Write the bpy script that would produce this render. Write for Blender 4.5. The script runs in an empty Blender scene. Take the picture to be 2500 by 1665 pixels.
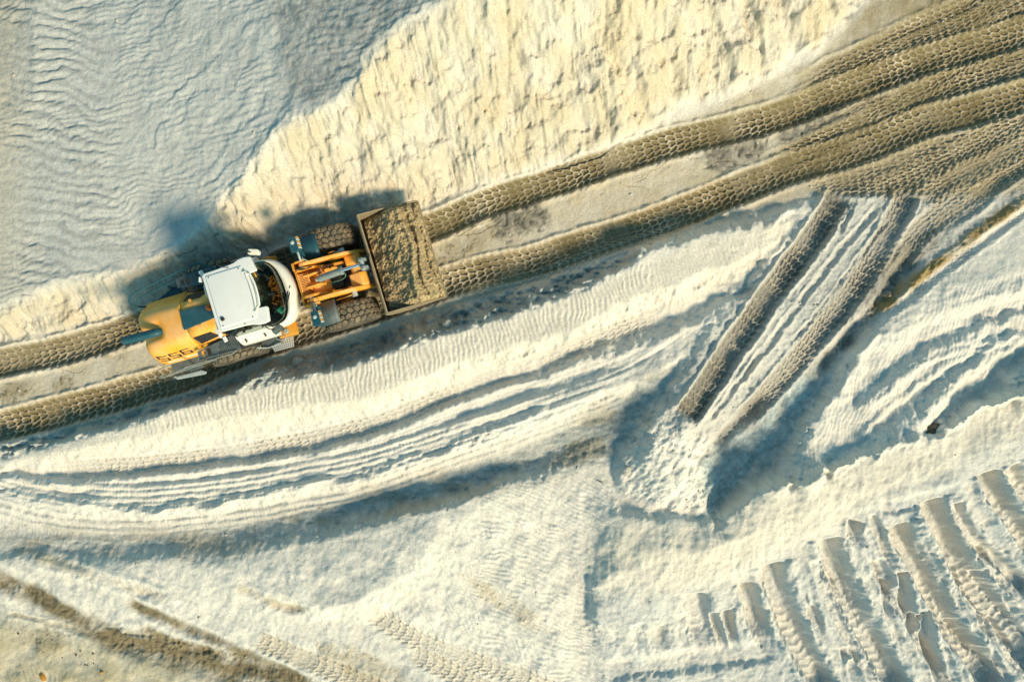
import bpy, bmesh, math, random
import numpy as np
from mathutils import Vector, Matrix

random.seed(7)
np.random.seed(7)
scene = bpy.context.scene
COL = scene.collection

# ------------------------------------------------------------------ camera
FPX = 1943.0          # focal length in pixels of the 2500 px wide photograph
CAMH = 22.6           # metres above the haul road
cam_d = bpy.data.cameras.new('camera')
cam_d.sensor_width = 36.0
cam_d.lens = 36.0 * FPX / 2500.0
cam_d.clip_end = 3000.0
cam = bpy.data.objects.new('camera', cam_d)
COL.objects.link(cam)
cam.location = (0.0, 0.0, CAMH)
cam.rotation_euler = (0.0, 0.0, 0.0)
scene.camera = cam

# ------------------------------------------------------------------ sky and sun
SUN_AZ = (0.73, -0.68)          # horizontal direction towards the sun
SUN_EL = math.radians(34.0)
world = bpy.data.worlds.new('World')
scene.world = world
world.use_nodes = True
wn = world.node_tree
bg = wn.nodes['Background']
sky = wn.nodes.new('ShaderNodeTexSky')
sky.sky_type = 'NISHITA'
sky.sun_disc = False
sky.sun_elevation = SUN_EL
sky.sun_rotation = math.atan2(SUN_AZ[0], SUN_AZ[1])
sky.ozone_density = 2.0
sky.dust_density = 0.6
tint = wn.nodes.new('ShaderNodeMix'); tint.data_type = 'RGBA'; tint.blend_type = 'MULTIPLY'; tint.inputs['Factor'].default_value = 1.0
tint.inputs['B'].default_value = (0.56, 1.0, 0.83, 1.0)
wn.links.new(sky.outputs[0], tint.inputs['A'])
wn.links.new(tint.outputs['Result'], bg.inputs[0])
bg.inputs[1].default_value = 0.145
sun_d = bpy.data.lights.new('sun', 'SUN')
sun_d.energy = 4.6
sun_d.angle = math.radians(13.0)      # hazy low sun: soft-edged shadows
sun_d.color = (1.0, 0.81, 0.54)
sun = bpy.data.objects.new('sun', sun_d)
COL.objects.link(sun)
sd = Vector((SUN_AZ[0] * math.cos(SUN_EL), SUN_AZ[1] * math.cos(SUN_EL), math.sin(SUN_EL)))
sun.rotation_euler = sd.to_track_quat('Z', 'Y').to_euler()
sun.location = (20, -22, 30)

vs = scene.view_settings
vs.view_transform = 'Standard'
vs.look = 'None'
vs.exposure = 0.17
vs.gamma = 1.0
vs.use_curve_mapping = False
scene.cycles.max_bounces = 6
scene.cycles.transparent_max_bounces = 8

# ------------------------------------------------------------------ small helpers
def tag(o, label=None, cat=None, group=None, kind=None):
    if label: o['label'] = label
    if cat: o['category'] = cat
    if group: o['group'] = group
    if kind: o['kind'] = kind
    return o

def sstep(a, b, x):
    t = np.clip((x - a) / (b - a), 0.0, 1.0)
    return t * t * (3.0 - 2.0 * t)

_tab = np.random.RandomState(11).rand(16, 256, 256).astype(np.float32)
def vn(x, y, seed=0):
    xf = np.floor(x); yf = np.floor(y)
    tx = x - xf; ty = y - yf
    tx = tx * tx * (3 - 2 * tx); ty = ty * ty * (3 - 2 * ty)
    xi = xf.astype(np.int32) & 255; yi = yf.astype(np.int32) & 255
    xj = (xi + 1) & 255; yj = (yi + 1) & 255
    T = _tab[seed % 16]
    a = T[yi, xi]; b = T[yi, xj]; c = T[yj, xi]; d = T[yj, xj]
    return (a + (b - a) * tx) * (1 - ty) + (c + (d - c) * tx) * ty * 1.0

def fbm(x, y, octv=3, seed=0, gain=0.5):
    s = 0.0; a = 1.0; n = 0.0
    for i in range(octv):
        c, q = math.cos(0.6 * i), math.sin(0.6 * i)
        s = s + a * vn((x * c - y * q) + 17.3 * i, (x * q + y * c) + 5.1 * i, seed + i)
        n += a; a *= gain; x = x * 2.03; y = y * 2.03
    return s / n - 0.5

# ================================================================== GROUND
def W(px, py, h=0.0):
    """ground survey: a mark in the photograph at a known height -> metres on site"""
    k = (CAMH - h) / FPX
    return (px - 1250.0) * k, (832.5 - py) * k

# ---- survey lines: x, y in the photograph, height in metres -------------------
LINES = []
HK = 1.0
def SL(pts):
    LINES.append([(p[0], p[1], p[2]*HK) for p in pts])

# bank: crest and foot
SL([(-300,900,.55),(0,772,.62),(29,756,.7),(97,710,.75),(203,674,.8),(339,654,.85),(422,611,.95),(475,577,1.15),(514,528,1.4),(538,485,1.55),(586,441,1.75),
    (625,388,1.95),(664,330,2.15),(717,286,2.35),(775,276,2.5),(824,247,2.65),(844,230,2.75),(883,174,2.95),(891,142,3.05),(939,87,3.3),(990,51,3.5),(1041,20,3.7),
    (1097,0,3.85),(1180,-60,4.2),(1300,-160,4.7),(1500,-320,5.2),(1900,-500,5.2)])
SL([(-300,960,.1),(0,836,.12),(163,803,.12),(327,765,.12),(430,722,.12),(560,642,.14),(700,580,.16),(800,548,.18),(930,520,.18),(1041,500,.2),(1116,472,.2),(1215,439,.2),
    (1326,413,.22),(1452,370,.24),(1532,332,.28),(1615,300,.3),(1650,258,.32),(1742,240,.32),(1776,228,.33),(1822,207,.34),(1899,172,.36),(1930,120,.38),(1987,122,.4),
    (2017,98,.4),(2063,52,.42),(2109,0,.42),(2250,-90,.45),(2500,-220,.5)])
SL([(1400,130,2.15),(1500,60,2.45),(1600,0,2.6)])
SL([(1750,60,1.45),(1850,20,1.35),(1960,0,1.1)])
# high ground behind the bank
SL([(850,-60,3.1),(700,0,2.55),(640,120,2.25),(690,230,2.25)])
SL([(450,0,2.0),(400,200,1.72),(400,400,1.42),(330,560,.95)])
SL([(90,-50,1.6),(95,200,1.4),(100,450,1.05),(110,620,.75)])
SL([(-250,-100,1.2),(-250,300,1.0),(-200,600,.55)])
SL([(500,-400,.9),(0,-400,.4)])
# haul road
SL([(-300,1010,0),(0,935,0),(163,905,0),(400,850,0),(700,735,0),(900,670,0),(1100,610,.02),(1300,545,.03),(1500,480,.05),(1700,420,.07),(1900,345,.09),(2100,290,.1),(2300,225,.12),(2500,170,.14),(2800,80,.15)])
SL([(-300,1100,0),(0,1070,-.02),(204,1046,-.03),(400,985,-.04),(560,930,-.04),(700,875,-.04),(900,830,-.04),(1100,760,-.03),(1300,690,-.02),(1450,650,0),(1600,580,.02),(1800,520,.05),(1967,485,.08),(2100,450,.1),(2300,400,.12),(2500,340,.14)])
HK = 1.0
# first berm: ragged north edge, crest, foot
SL([(-300,1140,.2),(0,1119,.30),(204,1064,.48),(286,1042,.58),(388,1005,.67),(531,968,.72),(633,926,.76),(755,917,.77),(878,890,.78),(1035,831,.8),(1169,788,.81),(1308,747,.82),(1422,704,.82),(1500,671,.82),(1573,612,.78),(1680,589,.70),(1852,549,.55),(1967,515,.32)])
SL([(-300,1155,.28),(0,1140,.3),(122,1103,.42),(306,1074,.55),(408,1054,.6),(510,1033,.64),(653,1005,.68),(735,989,.7),(837,980,.7),(924,951,.72),(1043,918,.73),(1129,886,.74),(1267,841,.75),(1390,804,.76),(1492,759,.76),(1594,722,.74),(1700,673,.7),(1794,640,.6),(1880,600,.45)])
SL([(-300,1165,.2),(0,1152,.2),(163,1132,.2),(327,1112,.2),(510,1087,.2),(694,1060,.2),(900,1010,.2),(1063,961,.2),(1227,904,.2),(1369,847,.2),(1512,786,.2),(1622,744,.2),(1794,687,.22),(1909,622,.25)])
SL([(0,1160,.1),(184,1158,.08),(367,1148,.06),(612,1119,.06),(900,1062,.06),(1063,994,.06),(1227,933,.06),(1410,863,.06),(1594,792,.08),(1700,752,.1),(1823,692,.15)])
HK = 1.3
# ridges between
SL([(-200,1150,.26),(0,1174,.26),(184,1186,.26),(367,1166,.26),(531,1142,.26),(714,1113,.26),(900,1076,.26),(1022,1016,.26),(1186,961,.26),(1308,924,.27),(1471,871,.3),(1594,831,.34),(1700,797,.36),(1800,735,.36)])
SL([(0,1192,.19),(184,1202,.18),(367,1186,.18),(531,1163,.18),(735,1136,.18),(900,1110,.18),(1050,1050,.18),(1308,950,.2),(1500,895,.22),(1640,850,.28)])
SL([(286,1213,.27),(490,1197,.27),(694,1168,.27),(900,1134,.27),(1104,1045,.27),(1308,972,.28),(1480,915,.3)])
SL([(286,1230,.22),(531,1212,.22),(735,1175,.22),(900,1148,.22),(1104,1070,.22),(1300,1000,.23)])
SL([(-200,1170,.4),(0,1205,.34),(82,1225,.36),(245,1246,.38),(408,1242,.4),(612,1217,.41),(735,1193,.41),(900,1160,.41),(1104,1092,.41),(1267,1039,.41),(1431,982,.38),(1553,937,.33),(1650,880,.36),(1720,820,.4)])
SL([(-200,1225,.16),(0,1250,.16),(163,1272,.14),(367,1272,.14),(531,1252,.14),(694,1228,.14),(900,1192,.14),(1063,1135,.14),(1186,1092,.14),(1308,1050,.14),(1431,995,.14)])
SL([(-200,1270,.10),(0,1297,.10),(163,1309,.09),(367,1305,.09),(531,1284,.09),(694,1260,.09),(900,1223,.09),(1063,1168,.08),(1186,1124,.04),(1308,1080,.0),(1431,1022,.0),(1560,950,.12)])
SL([(0,1335,.15),(185,1340,.16),(523,1325,.18),(677,1288,.18),(862,1258,.18),(1047,1222,.12),(1227,1160,.0),(1349,1112,-.04),(1460,1068,.0),(1545,1010,.08)])
HK = 1.85
# southern dunes
SL([(-200,1360,.2),(0,1368,.22),(185,1372,.25),(350,1370,.28),(523,1370,.3),(677,1345,.33),(862,1305,.40),(1000,1258,.46),(1063,1236,.46),(1227,1192,.32),(1349,1154,.2),(1440,1126,.09)])
SL([(80,1362,.26),(185,1393,.3),(308,1430,.32),(419,1465,.3)])
SL([(100,1390,.2),(185,1412,.22),(308,1450,.24),(400,1480,.26)])
SL([(560,1428,.34),(665,1462,.38),(740,1470,.44),(800,1482,.46),(880,1474,.5),(955,1430,.52),(1047,1330,.52),(1080,1270,.5)])
SL([(600,1475,.26),(740,1510,.24),(900,1520,.26),(1000,1480,.34),(1100,1360,.42)])
SL([(-200,1320,.2),(0,1415,.16),(123,1477,.14),(203,1520,.12),(265,1551,.1),(431,1594,.1),(554,1625,.1),(677,1655,.12),(900,1740,.1)])
SL([(-200,1400,.05),(0,1480,.06),(200,1560,.08),(350,1610,.1),(0,1650,.02)])
SL([(1180,1300,.34),(1260,1400,.3),(1330,1510,.26),(1370,1640,.22)])
SL([(1290,1260,.2),(1380,1340,.12),(1410,1450,.09),(1420,1560,.08),(1450,1680,.07)])
SL([(1390,1200,.15),(1440,1230,.11)])
SL([(700,1800,.1),(1300,1800,.1),(1900,1850,.15),(2600,1850,.15)])
HK = 1.1
# dumped tongue and ramp
SL([(2013,463,.18),(1926,589,.36),(1817,710,.46),(1714,848,.54),(1640,957,.56),(1595,1037,.5),(1540,1118,.4),(1522,1163,.36),(1548,1212,.34),(1605,1242,.36)])
SL([(1985,470,.14),(1888,595,.30),(1778,715,.36),(1680,850,.36),(1608,962,.24),(1564,1040,.14),(1510,1112,.11),(1493,1160,.06),(1516,1222,.18),(1600,1262,.3)])
HK = 1.0
SL([(1600,1010,.66),(1590,1070,.72),(1575,1130,.72),(1590,1170,.66),(1640,1200,.6),(1690,1225,.55)])
SL([(1660,1040,.62),(1670,1110,.66),(1680,1170,.62),(1705,1215,.5),(1722,1255,.35)])
SL([(1690,1050,.5),(1702,1110,.4),(1712,1170,.3),(1728,1220,.12),(1735,1262,.0)])
SL([(1530,1200,.3),(1600,1238,.35),(1662,1256,.4),(1715,1268,.35)])
SL([(2120,480,.2),(2040,600,.28),(1960,720,.36),(1880,830,.42),(1790,960,.44),(1720,1045,.4)])
SL([(1748,1245,-.05),(1765,1200,-.15),(1748,1140,-.12),(1758,1085,-.08),(1810,1040,-.05),(1880,970,-.02),(1960,895,.02)])
SL([(1775,1215,-.2),(1820,1150,-.2),(1870,1080,-.18),(1925,1010,-.15),(1985,930,-.08)])
SL([(2214,475,.16),(2150,601,.2),(2099,687,.22),(2024,785,.22),(1938,888,.15),(1860,960,.08)])
HK = 1.05
# dunes east
SL([(2500,470,.25),(2397,553,.25),(2282,640,.25),(2185,712,.22),(2110,785,.2),(2060,870,.1)])
SL([(2060,935,.42),(2085,900,.42),(2139,831,.45),(2230,760,.46),(2311,717,.46),(2400,690,.46),(2500,655,.46)])
SL([(1926,1181,.42),(1955,1089,.42),(1995,1020,.42),(2035,957,.42)])
SL([(1870,1160,-.05),(1915,1080,-.08),(1965,1005,-.08),(2015,930,-.05),(2062,865,.0)])
SL([(2070,985,.22),(2099,962,.24),(2196,876,.26),(2311,811,.28),(2426,770,.28),(2500,750,.28)])
SL([(2110,990,.46),(2200,910,.5),(2300,850,.5),(2420,800,.48),(2500,778,.46)])
SL([(2000,1150,.28),(2035,1112,.3),(2167,1020,.3),(2282,935,.34),(2400,850,.34),(2500,812,.34)])
SL([(2070,1130,.52),(2225,1043,.56),(2323,945,.58),(2426,858,.56),(2500,820,.54)])
SL([(2230,1070,.28),(2300,1030,.2),(2368,972,.18),(2430,910,.2),(2500,870,.22)])
# southern crest, lit face, rib field
HK = 1.1
SL([(1430,1336,.22),(1470,1290,.38),(1503,1258,.5),(1600,1268,.55),(1727,1280,.55),(1788,1250,.75),(1853,1203,.95),(1928,1192,.98),(2045,1150,.98),(2101,1131,.98),(2194,1103,.98),(2311,1062,.98),(2460,978,.98),(2500,955,.98),(2800,800,1)])
SL([(1765,1238,.12),(1808,1200,.05),(1860,1160,.08)])
SL([(2040,1140,.5),(2194,1090,.5),(2300,1050,.45),(2460,960,.4)])
SL([(1500,1340,.6),(1600,1350,.68),(1720,1340,.72),(1850,1290,.72),(2000,1230,.72)])
SL([(1447,1430,.42),(1500,1400,.58),(1560,1420,.55),(1600,1470,.5),(1560,1540,.4),(1475,1535,.42),(1452,1480,.42)])
SL([(1666,1446,.3),(1797,1426,.3),(1867,1384,.3),(1918,1356,.32),(2063,1290,.36),(2147,1215,.42),(2287,1165,.46),(2500,1052,.5),(2800,900,.5)])
SL([(1428,1400,.14),(1424,1430,.13),(1432,1490,.12),(1445,1555,.12),(1485,1637,.10)])
SL([(1700,1560,.2),(1900,1500,.2),(2100,1450,.22),(2300,1380,.25),(2500,1280,.3)])
SL([(1600,1665,.15),(1900,1665,.15),(2200,1600,.16),(2500,1500,.2)])

DX0, DX1, DY0, DY1 = -26.0, 26.0, -20.0, 20.0
def solve_base():
    pts = []
    for ln in LINES:
        P = []
        for (x, y, h) in ln:
            a, b = W(x, y, h); P.append((a, b, h))
        P = np.array(P)
        for i in range(len(P) - 1):
            L = math.hypot(P[i+1,0]-P[i,0], P[i+1,1]-P[i,1])
            n = max(2, int(L / 0.03))
            t = np.linspace(0, 1, n)[:, None]
            pts.append(P[i] * (1 - t) + P[i+1] * t)
    pts = np.vstack(pts)
    H = None
    for cell in (1.28, 0.64, 0.32, 0.16, 0.08):
        nx = int(round((DX1-DX0)/cell)) + 1; ny = int(round((DY1-DY0)/cell)) + 1
        ix = np.rint((pts[:,0]-DX0)/cell).astype(int); iy = np.rint((pts[:,1]-DY0)/cell).astype(int)
        ok = (ix >= 0) & (ix < nx) & (iy >= 0) & (iy < ny)
        s = np.zeros((ny, nx)); c = np.zeros((ny, nx))
        np.add.at(s, (iy[ok], ix[ok]), pts[ok, 2]); np.add.at(c, (iy[ok], ix[ok]), 1)
        fix = c > 0
        val = s / np.maximum(c, 1)
        if H is None:
            H = np.full((ny, nx), 0.2)
        else:
            gx = np.linspace(0, H.shape[1]-1, nx); gy = np.linspace(0, H.shape[0]-1, ny)
            x0 = np.clip(gx.astype(int), 0, H.shape[1]-2); y0 = np.clip(gy.astype(int), 0, H.shape[0]-2)
            fx = gx-x0; fy = (gy-y0)[:,None]
            H = (H[y0][:,x0]*(1-fx)+H[y0][:,x0+1]*fx)*(1-fy)+(H[y0+1][:,x0]*(1-fx)+H[y0+1][:,x0+1]*fx)*fy
        H[fix] = val[fix]
        for it in range(400 if cell > 0.3 else 160):
            Q = np.pad(H, 1, mode='edge')
            H = 0.25 * (Q[:-2,1:-1] + Q[2:,1:-1] + Q[1:-1,:-2] + Q[1:-1,2:])
            H[fix] = val[fix]
    for it in range(2):                       # sand slumps: take the knife edge off
        Q = np.pad(H, 1, mode='edge')
        H = 0.5*H + 0.125 * (Q[:-2,1:-1] + Q[2:,1:-1] + Q[1:-1,:-2] + Q[1:-1,2:])
    return H, 0.08
BH, BC = solve_base()

def base_at(x, y):
    gx = np.clip((np.asarray(x)-DX0)/BC, 0, BH.shape[1]-1.001); gy = np.clip((np.asarray(y)-DY0)/BC, 0, BH.shape[0]-1.001)
    xi = gx.astype(np.int32); yi = gy.astype(np.int32); fx = gx-xi; fy = gy-yi
    return (BH[yi,xi]*(1-fx)+BH[yi,xi+1]*fx)*(1-fy)+(BH[yi+1,xi]*(1-fx)+BH[yi+1,xi+1]*fx)*fy

def G(px, py):
    """site position of a mark on the ground surface"""
    h = 0.2
    for _ in range(4):
        x, y = W(px, py, h); h = float(base_at(x, y))
    return x, y

# ---- grid: even over the working area, stretching away to the horizon ----------
STEP = 0.023
FX, FY = 15.0, 10.1
def axis(half):
    n = int(round(2*half/STEP)); core = np.linspace(-half, half, n+1)
    out = []; d = STEP; p = half
    while p < 900:
        d = min(d*1.33, 160); p += d; out.append(p)
    out = np.array(out)
    return np.concatenate([-out[::-1], core, out]), len(out), n+1
AX, ex, ncx = axis(FX)
AY, ey, ncy = axis(FY)
X, Y = np.meshgrid(AX.astype(np.float32), AY.astype(np.float32))
NYG, NXG = X.shape

def poly_world(pts):
    P = np.array([G(*p) for p in pts])
    if len(P) < 3:
        n = max(2, int(np.hypot(*(P[1]-P[0]))/0.12)); t = np.linspace(0, 1, n)[:, None]
        return P[0]*(1-t)+P[1]*t
    out = []
    Q = np.vstack([2*P[0]-P[1], P, 2*P[-1]-P[-2]])
    for i in range(1, len(Q)-2):
        p0, p1, p2, p3 = Q[i-1], Q[i], Q[i+1], Q[i+2]
        n = max(2, int(np.hypot(*(p2-p1))/0.12)); t = np.linspace(0, 1, n, endpoint=False)[:, None]
        out.append(0.5*((2*p1)+(-p0+p2)*t+(2*p0-5*p1+4*p2-p3)*t*t+(-p0+3*p1-3*p2+p3)*t**3))
    out.append(P[-1][None])
    return np.vstack(out)

def stroke(pts, half):
    """signed distance and running length along a line, on the part of the grid it touches"""
    P = poly_world(pts)
    jx0 = max(0, np.searchsorted(AX, P[:,0].min()-half)-1); jx1 = min(NXG, np.searchsorted(AX, P[:,0].max()+half)+1)
    jy0 = max(0, np.searchsorted(AY, P[:,1].min()-half)-1); jy1 = min(NYG, np.searchsorted(AY, P[:,1].max()+half)+1)
    sl = (slice(jy0, jy1), slice(jx0, jx1))
    D = np.full((jy1-jy0, jx1-jx0), 99.0, np.float32); S = np.zeros_like(D)
    acc = 0.0
    for i in range(len(P)-1):
        a, b = P[i], P[i+1]
        e = b-a; L = math.hypot(*e)
        if L < 1e-6: continue
        e = e/L
        i0 = max(jx0, np.searchsorted(AX, min(a[0],b[0])-half)); i1 = min(jx1, np.searchsorted(AX, max(a[0],b[0])+half))
        k0 = max(jy0, np.searchsorted(AY, min(a[1],b[1])-half)); k1 = min(jy1, np.searchsorted(AY, max(a[1],b[1])+half))
        if i1 <= i0 or k1 <= k0:
            acc += L; continue
        x = X[k0:k1, i0:i1]-a[0]; y = Y[k0:k1, i0:i1]-a[1]
        t = np.clip(x*e[0]+y*e[1], 0, L)
        dx = x-t*e[0]; dy = y-t*e[1]
        dist = np.sqrt(dx*dx+dy*dy)
        sg = np.where(e[0]*y-e[1]*x >= 0, 1.0, -1.0)
        sub = (slice(k0-jy0, k1-jy0), slice(i0-jx0, i1-jx0))
        m = dist < np.abs(D[sub])
        D[sub] = np.where(m, dist*sg, D[sub]); S[sub] = np.where(m, acc+t, S[sub])
        acc += L
    return sl, D, S, acc

def in_poly(pts, soft=0.25):
    """soft mask of an area marked in the photograph"""
    P = np.array([G(*p) for p in pts])
    inside = np.zeros(X.shape, bool)
    n = len(P)
    xw = X; yw = Y
    for i in range(n):
        x1, y1 = P[i]; x2, y2 = P[(i+1) % n]
        if y1 == y2: continue
        c = ((y1 > yw) != (y2 > yw)) & (xw < (x2-x1)*(yw-y1)/(y2-y1)+x1)
        inside ^= c
    m = inside.astype(np.float32)
    r = max(1, int(soft/STEP))
    for ax in (0, 1):
        for _ in range(2):
            cs = np.cumsum(np.pad(m, [(r+1, r) if a == ax else (0, 0) for a in (0, 1)], mode='edge'), axis=ax, dtype=np.float64)
            hi = np.take(cs, np.arange(2*r+1, cs.shape[ax]), axis=ax); lo = np.take(cs, np.arange(0, cs.shape[ax]-2*r-1), axis=ax)
            m = ((hi-lo)/(2*r+1)).astype(np.float32)
    return m

# ---- base surface, edges frayed by warping the survey a little -----------------
wx = 0.16*fbm(X*1.3, Y*1.3, 3, 1)*2 + 0.05*fbm(X*7, Y*7, 2, 4)*2
crest_w = 0.34*fbm(X*3.1+7, Y*3.1, 3, 10)*sstep(0.2, 1.6, Y*1.0+0.35*X+2.2)
wx = wx+crest_w
wy = -crest_w*.6+0.16*fbm(X*1.3+40, Y*1.3+11, 3, 2)*2 + 0.05*fbm(X*7+9, Y*7+3, 2, 5)*2
Z = base_at(np.clip(X+wx, DX0+.2, DX1-.2), np.clip(Y+wy, DY0+.2, DY1-.2)).astype(np.float32)
far = sstep(18, 60, np.hypot(X, Y))
Z = Z*(1-far) + (0.25+6*fbm(X/70, Y/70, 3, 8))*far
near = 1.0-sstep(15.5, 22, np.hypot(X*0.9, Y*1.2))

f_hi = fbm(X*9, Y*9, 3, 3)
f_mid = fbm(X*2.2, Y*2.2, 3, 6)
f_lo = fbm(X*0.6, Y*0.6, 3, 9)

# ---- areas ---------------------------------------------------------------------
m_bank = in_poly([(-60,775),(97,716),(203,680),(339,660),(422,617),(475,583),(514,536),(538,493),(586,449),(625,396),(664,338),(717,294),(824,257),(883,184),(891,152),(939,97),(1041,30),(1100,8),(1300,-150),(2300,-150),
                  (2109,0),(2063,50),(2017,96),(1987,122),(1925,115),(1899,172),(1822,207),(1742,237),(1650,250),(1615,300),(1452,368),(1215,437),(1041,505),(800,550),(560,650),(327,770),(0,838),(-60,850)], 0.12)
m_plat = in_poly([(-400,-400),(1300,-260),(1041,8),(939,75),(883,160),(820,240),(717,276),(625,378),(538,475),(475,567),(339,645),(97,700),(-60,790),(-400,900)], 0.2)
m_road = in_poly([(-200,850),(0,845),(327,775),(560,655),(800,560),(1041,515),(1215,452),(1452,385),(1650,300),(1822,225),(2000,140),(2130,0),(2700,-150),(2700,440),(2400,480),(2000,470),(1850,520),(1573,590),(1300,690),(1100,760),(850,850),(560,940),(204,1050),(-200,1090)], 0.1)
m_berm = in_poly([(0,1125),(286,1048),(531,974),(755,925),(1035,839),(1308,755),(1500,680),(1690,600),(1960,520),(1880,640),(1700,730),(1512,784),(1227,900),(900,1005),(510,1082),(163,1128)], 0.12)
m_shelf = in_poly([(300,1045),(531,974),(755,925),(1035,839),(1308,755),(1500,680),(1600,640),(1594,718),(1492,755),(1267,838),(1043,915),(837,976),(653,1001),(408,1050)], 0.15)
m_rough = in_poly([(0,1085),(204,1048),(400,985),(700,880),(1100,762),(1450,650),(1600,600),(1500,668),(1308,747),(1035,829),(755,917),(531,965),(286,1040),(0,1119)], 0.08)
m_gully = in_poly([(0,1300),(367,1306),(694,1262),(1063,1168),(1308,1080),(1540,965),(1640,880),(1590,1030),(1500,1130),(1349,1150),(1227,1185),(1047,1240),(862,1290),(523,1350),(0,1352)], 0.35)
m_south = in_poly([(-100,1360),(523,1355),(862,1295),(1047,1250),(1349,1155),(1500,1140),(1440,1330),(1430,1440),(1490,1650),(1490,1800),(-100,1800)], 0.45)
m_ridge = in_poly([(0,1175),(367,1165),(900,1075),(1308,922),(1594,830),(1740,790),(1640,870),(1431,980),(1186,1115),(900,1221),(531,1282),(163,1307),(-60,1295)], 0.1)
m_ramp = in_poly([(2010,460),(2240,450),(2400,480),(2500,420),(2500,480),(2282,650),(2099,800),(1950,930),(1760,1075),(1640,1060),(1600,960),(1714,850),(1817,712),(1926,590)], 0.12)
m_tongue = in_poly([(1620,950),(1700,1020),(1740,1090),(1740,1260),(1662,1258),(1536,1212),(1510,1160),(1575,1035)], 0.12)
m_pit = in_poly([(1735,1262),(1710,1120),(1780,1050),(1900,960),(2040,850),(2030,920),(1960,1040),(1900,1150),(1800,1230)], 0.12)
m_dune = in_poly([(2070,910),(2139,831),(2311,717),(2600,620),(2600,930),(2460,975),(2194,1098),(1928,1186),(1960,1080)], 0.15)
m_face = in_poly([(1440,1330),(1503,1260),(1727,1280),(1853,1206),(2045,1152),(2311,1064),(2600,900),(2600,1030),(2287,1163),(2073,1262),(1918,1352),(1797,1424),(1666,1443),(1445,1440)], 0.3)
m_ribs = in_poly([(1440,1440),(1666,1445),(1797,1426),(1918,1354),(2073,1262),(2287,1165),(2600,1030),(2600,1800),(1500,1800),(1450,1560)], 0.45)

# ---- relief of each area --------------------------------------------------------
# wind ripples: crests drift and fork because the phase is warped
def ripples(ang, lam, warp=1.0, sharp=0.6, seed=0):
    c, s = math.cos(ang), math.sin(ang)
    u = X*c+Y*s
    ph = u/lam + warp*(fbm(X*1.1+seed, Y*1.1, 2, 7+seed)*3.0 + fbm(X*3.7, Y*3.7+seed, 2, 12+seed)*1.0)
    f = ph-np.floor(ph)
    saw = np.where(f < sharp, f/sharp, (1-f)/(1-sharp))
    return (saw*saw*(3-2*saw)-0.5).astype(np.float32)

Z += (0.012*f_hi + 0.05*f_mid*0.6)*near

# bank face: rills down the slope
ang_r = 0.16
c, s = math.cos(ang_r), math.sin(ang_r)
fan = 0.30*(X+2.0)*np.clip((Y-3)/7.0, -0.3, 1)*0.12
ur = X*c+Y*s+fan+0.10*f_mid; vr = -X*s+Y*c
r1 = np.abs(fbm(ur*7.5, vr*0.8, 2, 2))*2
r2 = fbm(ur*21, vr*2.2, 2, 5)
r3 = np.abs(fbm(ur*2.6+0.3*f_mid, vr*0.45, 2, 10))*2
lump = np.abs(fbm(X*2.3+3, Y*2.3, 3, 13))*2
r4 = np.abs(fbm(ur*11+2*f_hi, vr*2.6, 3, 15))*2
soft_b = .45+.55*sstep(-.12, .16, fbm(X*.8, Y*.8, 3, 11))
Z += m_bank*(0.060*(r1-0.3)*soft_b + 0.045*r2*soft_b + 0.11*(r3-0.3) + 0.060*(r4-.3)*soft_b + 0.06*sstep(.4, .8, lump)*(f_hi*4+.5) + 0.28*f_mid + 0.75*f_lo)
# bank toe lobes at the right end: broad flows with rounded ends

# high ground: drifted ripples and steps
rp1 = ripples(math.radians(80), 0.31, .6, 0.75, 1)
rp2 = ripples(math.radians(122), 0.60, .55, 0.75, 3)
rp3 = ripples(math.radians(100), 0.16, 0.9, 0.6, 5)
gx0, _ = W(90, 0); gx1, _ = W(300, 0); gx2, _ = W(680, 0)
band1 = sstep(gx0-.6, gx0+.3, X)*(1-sstep(gx1-.5, gx1+1.2, X))
band2 = sstep(gx1-.3, gx1+1.8, X)
patch = sstep(-.08, .14, fbm(X*.9+5, Y*.9, 3, 4))
Z += m_plat*near*(-.6*(0.012*f_hi+.03*f_mid) + 0.052*rp1*band1*(.15+.85*patch) + 0.026*rp2*band2*sstep(-.12, .15, f_lo) + 0.011*rp3*(.3+patch) + 0.012*f_hi)

# berm: small transverse ripples on the shelf, fine flow lines on the lit face
Z += m_shelf*(0.022*ripples(math.radians(8), 0.135, .9, .62, 2)) + (m_berm-m_berm*m_shelf)*0.008*ripples(math.radians(20), 0.11, .8, .6, 6)
# rough trampled strip below the berm
bil = np.abs(fbm(X*2.6, Y*4.2, 3, 1))*2
Z += m_rough*(0.34*(bil-.35)+0.14*f_hi+.10*(np.abs(fbm(X*5.5, Y*7, 3, 12))*2-.3))
Z += m_gully*(0.10*(np.abs(fbm(X*1.3+.5*Y, Y*3.4, 3, 5))*2-.35)+0.03*f_hi)
Z += m_pit*(0.10*(np.abs(fbm(X*2.1, Y*2.1, 3, 7))*2-.3)+0.03*f_hi)
# southern dune ripples
Z += m_south*(0.010*ripples(math.radians(35), 0.12, 1.0, .6, 4)*sstep(-.2, .1, f_lo) + 0.11*f_mid + 0.006*f_hi + .12*fbm((X*.89-Y*.45)*.28, (X*.45+Y*.89)*2.4, 3, 14))
sx0, _ = W(1150, 1300)
Z += m_south*sstep(sx0-.7, sx0+.7, X)*0.020*ripples(math.radians(62), 0.13, 1.1, .62, 8)
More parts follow.
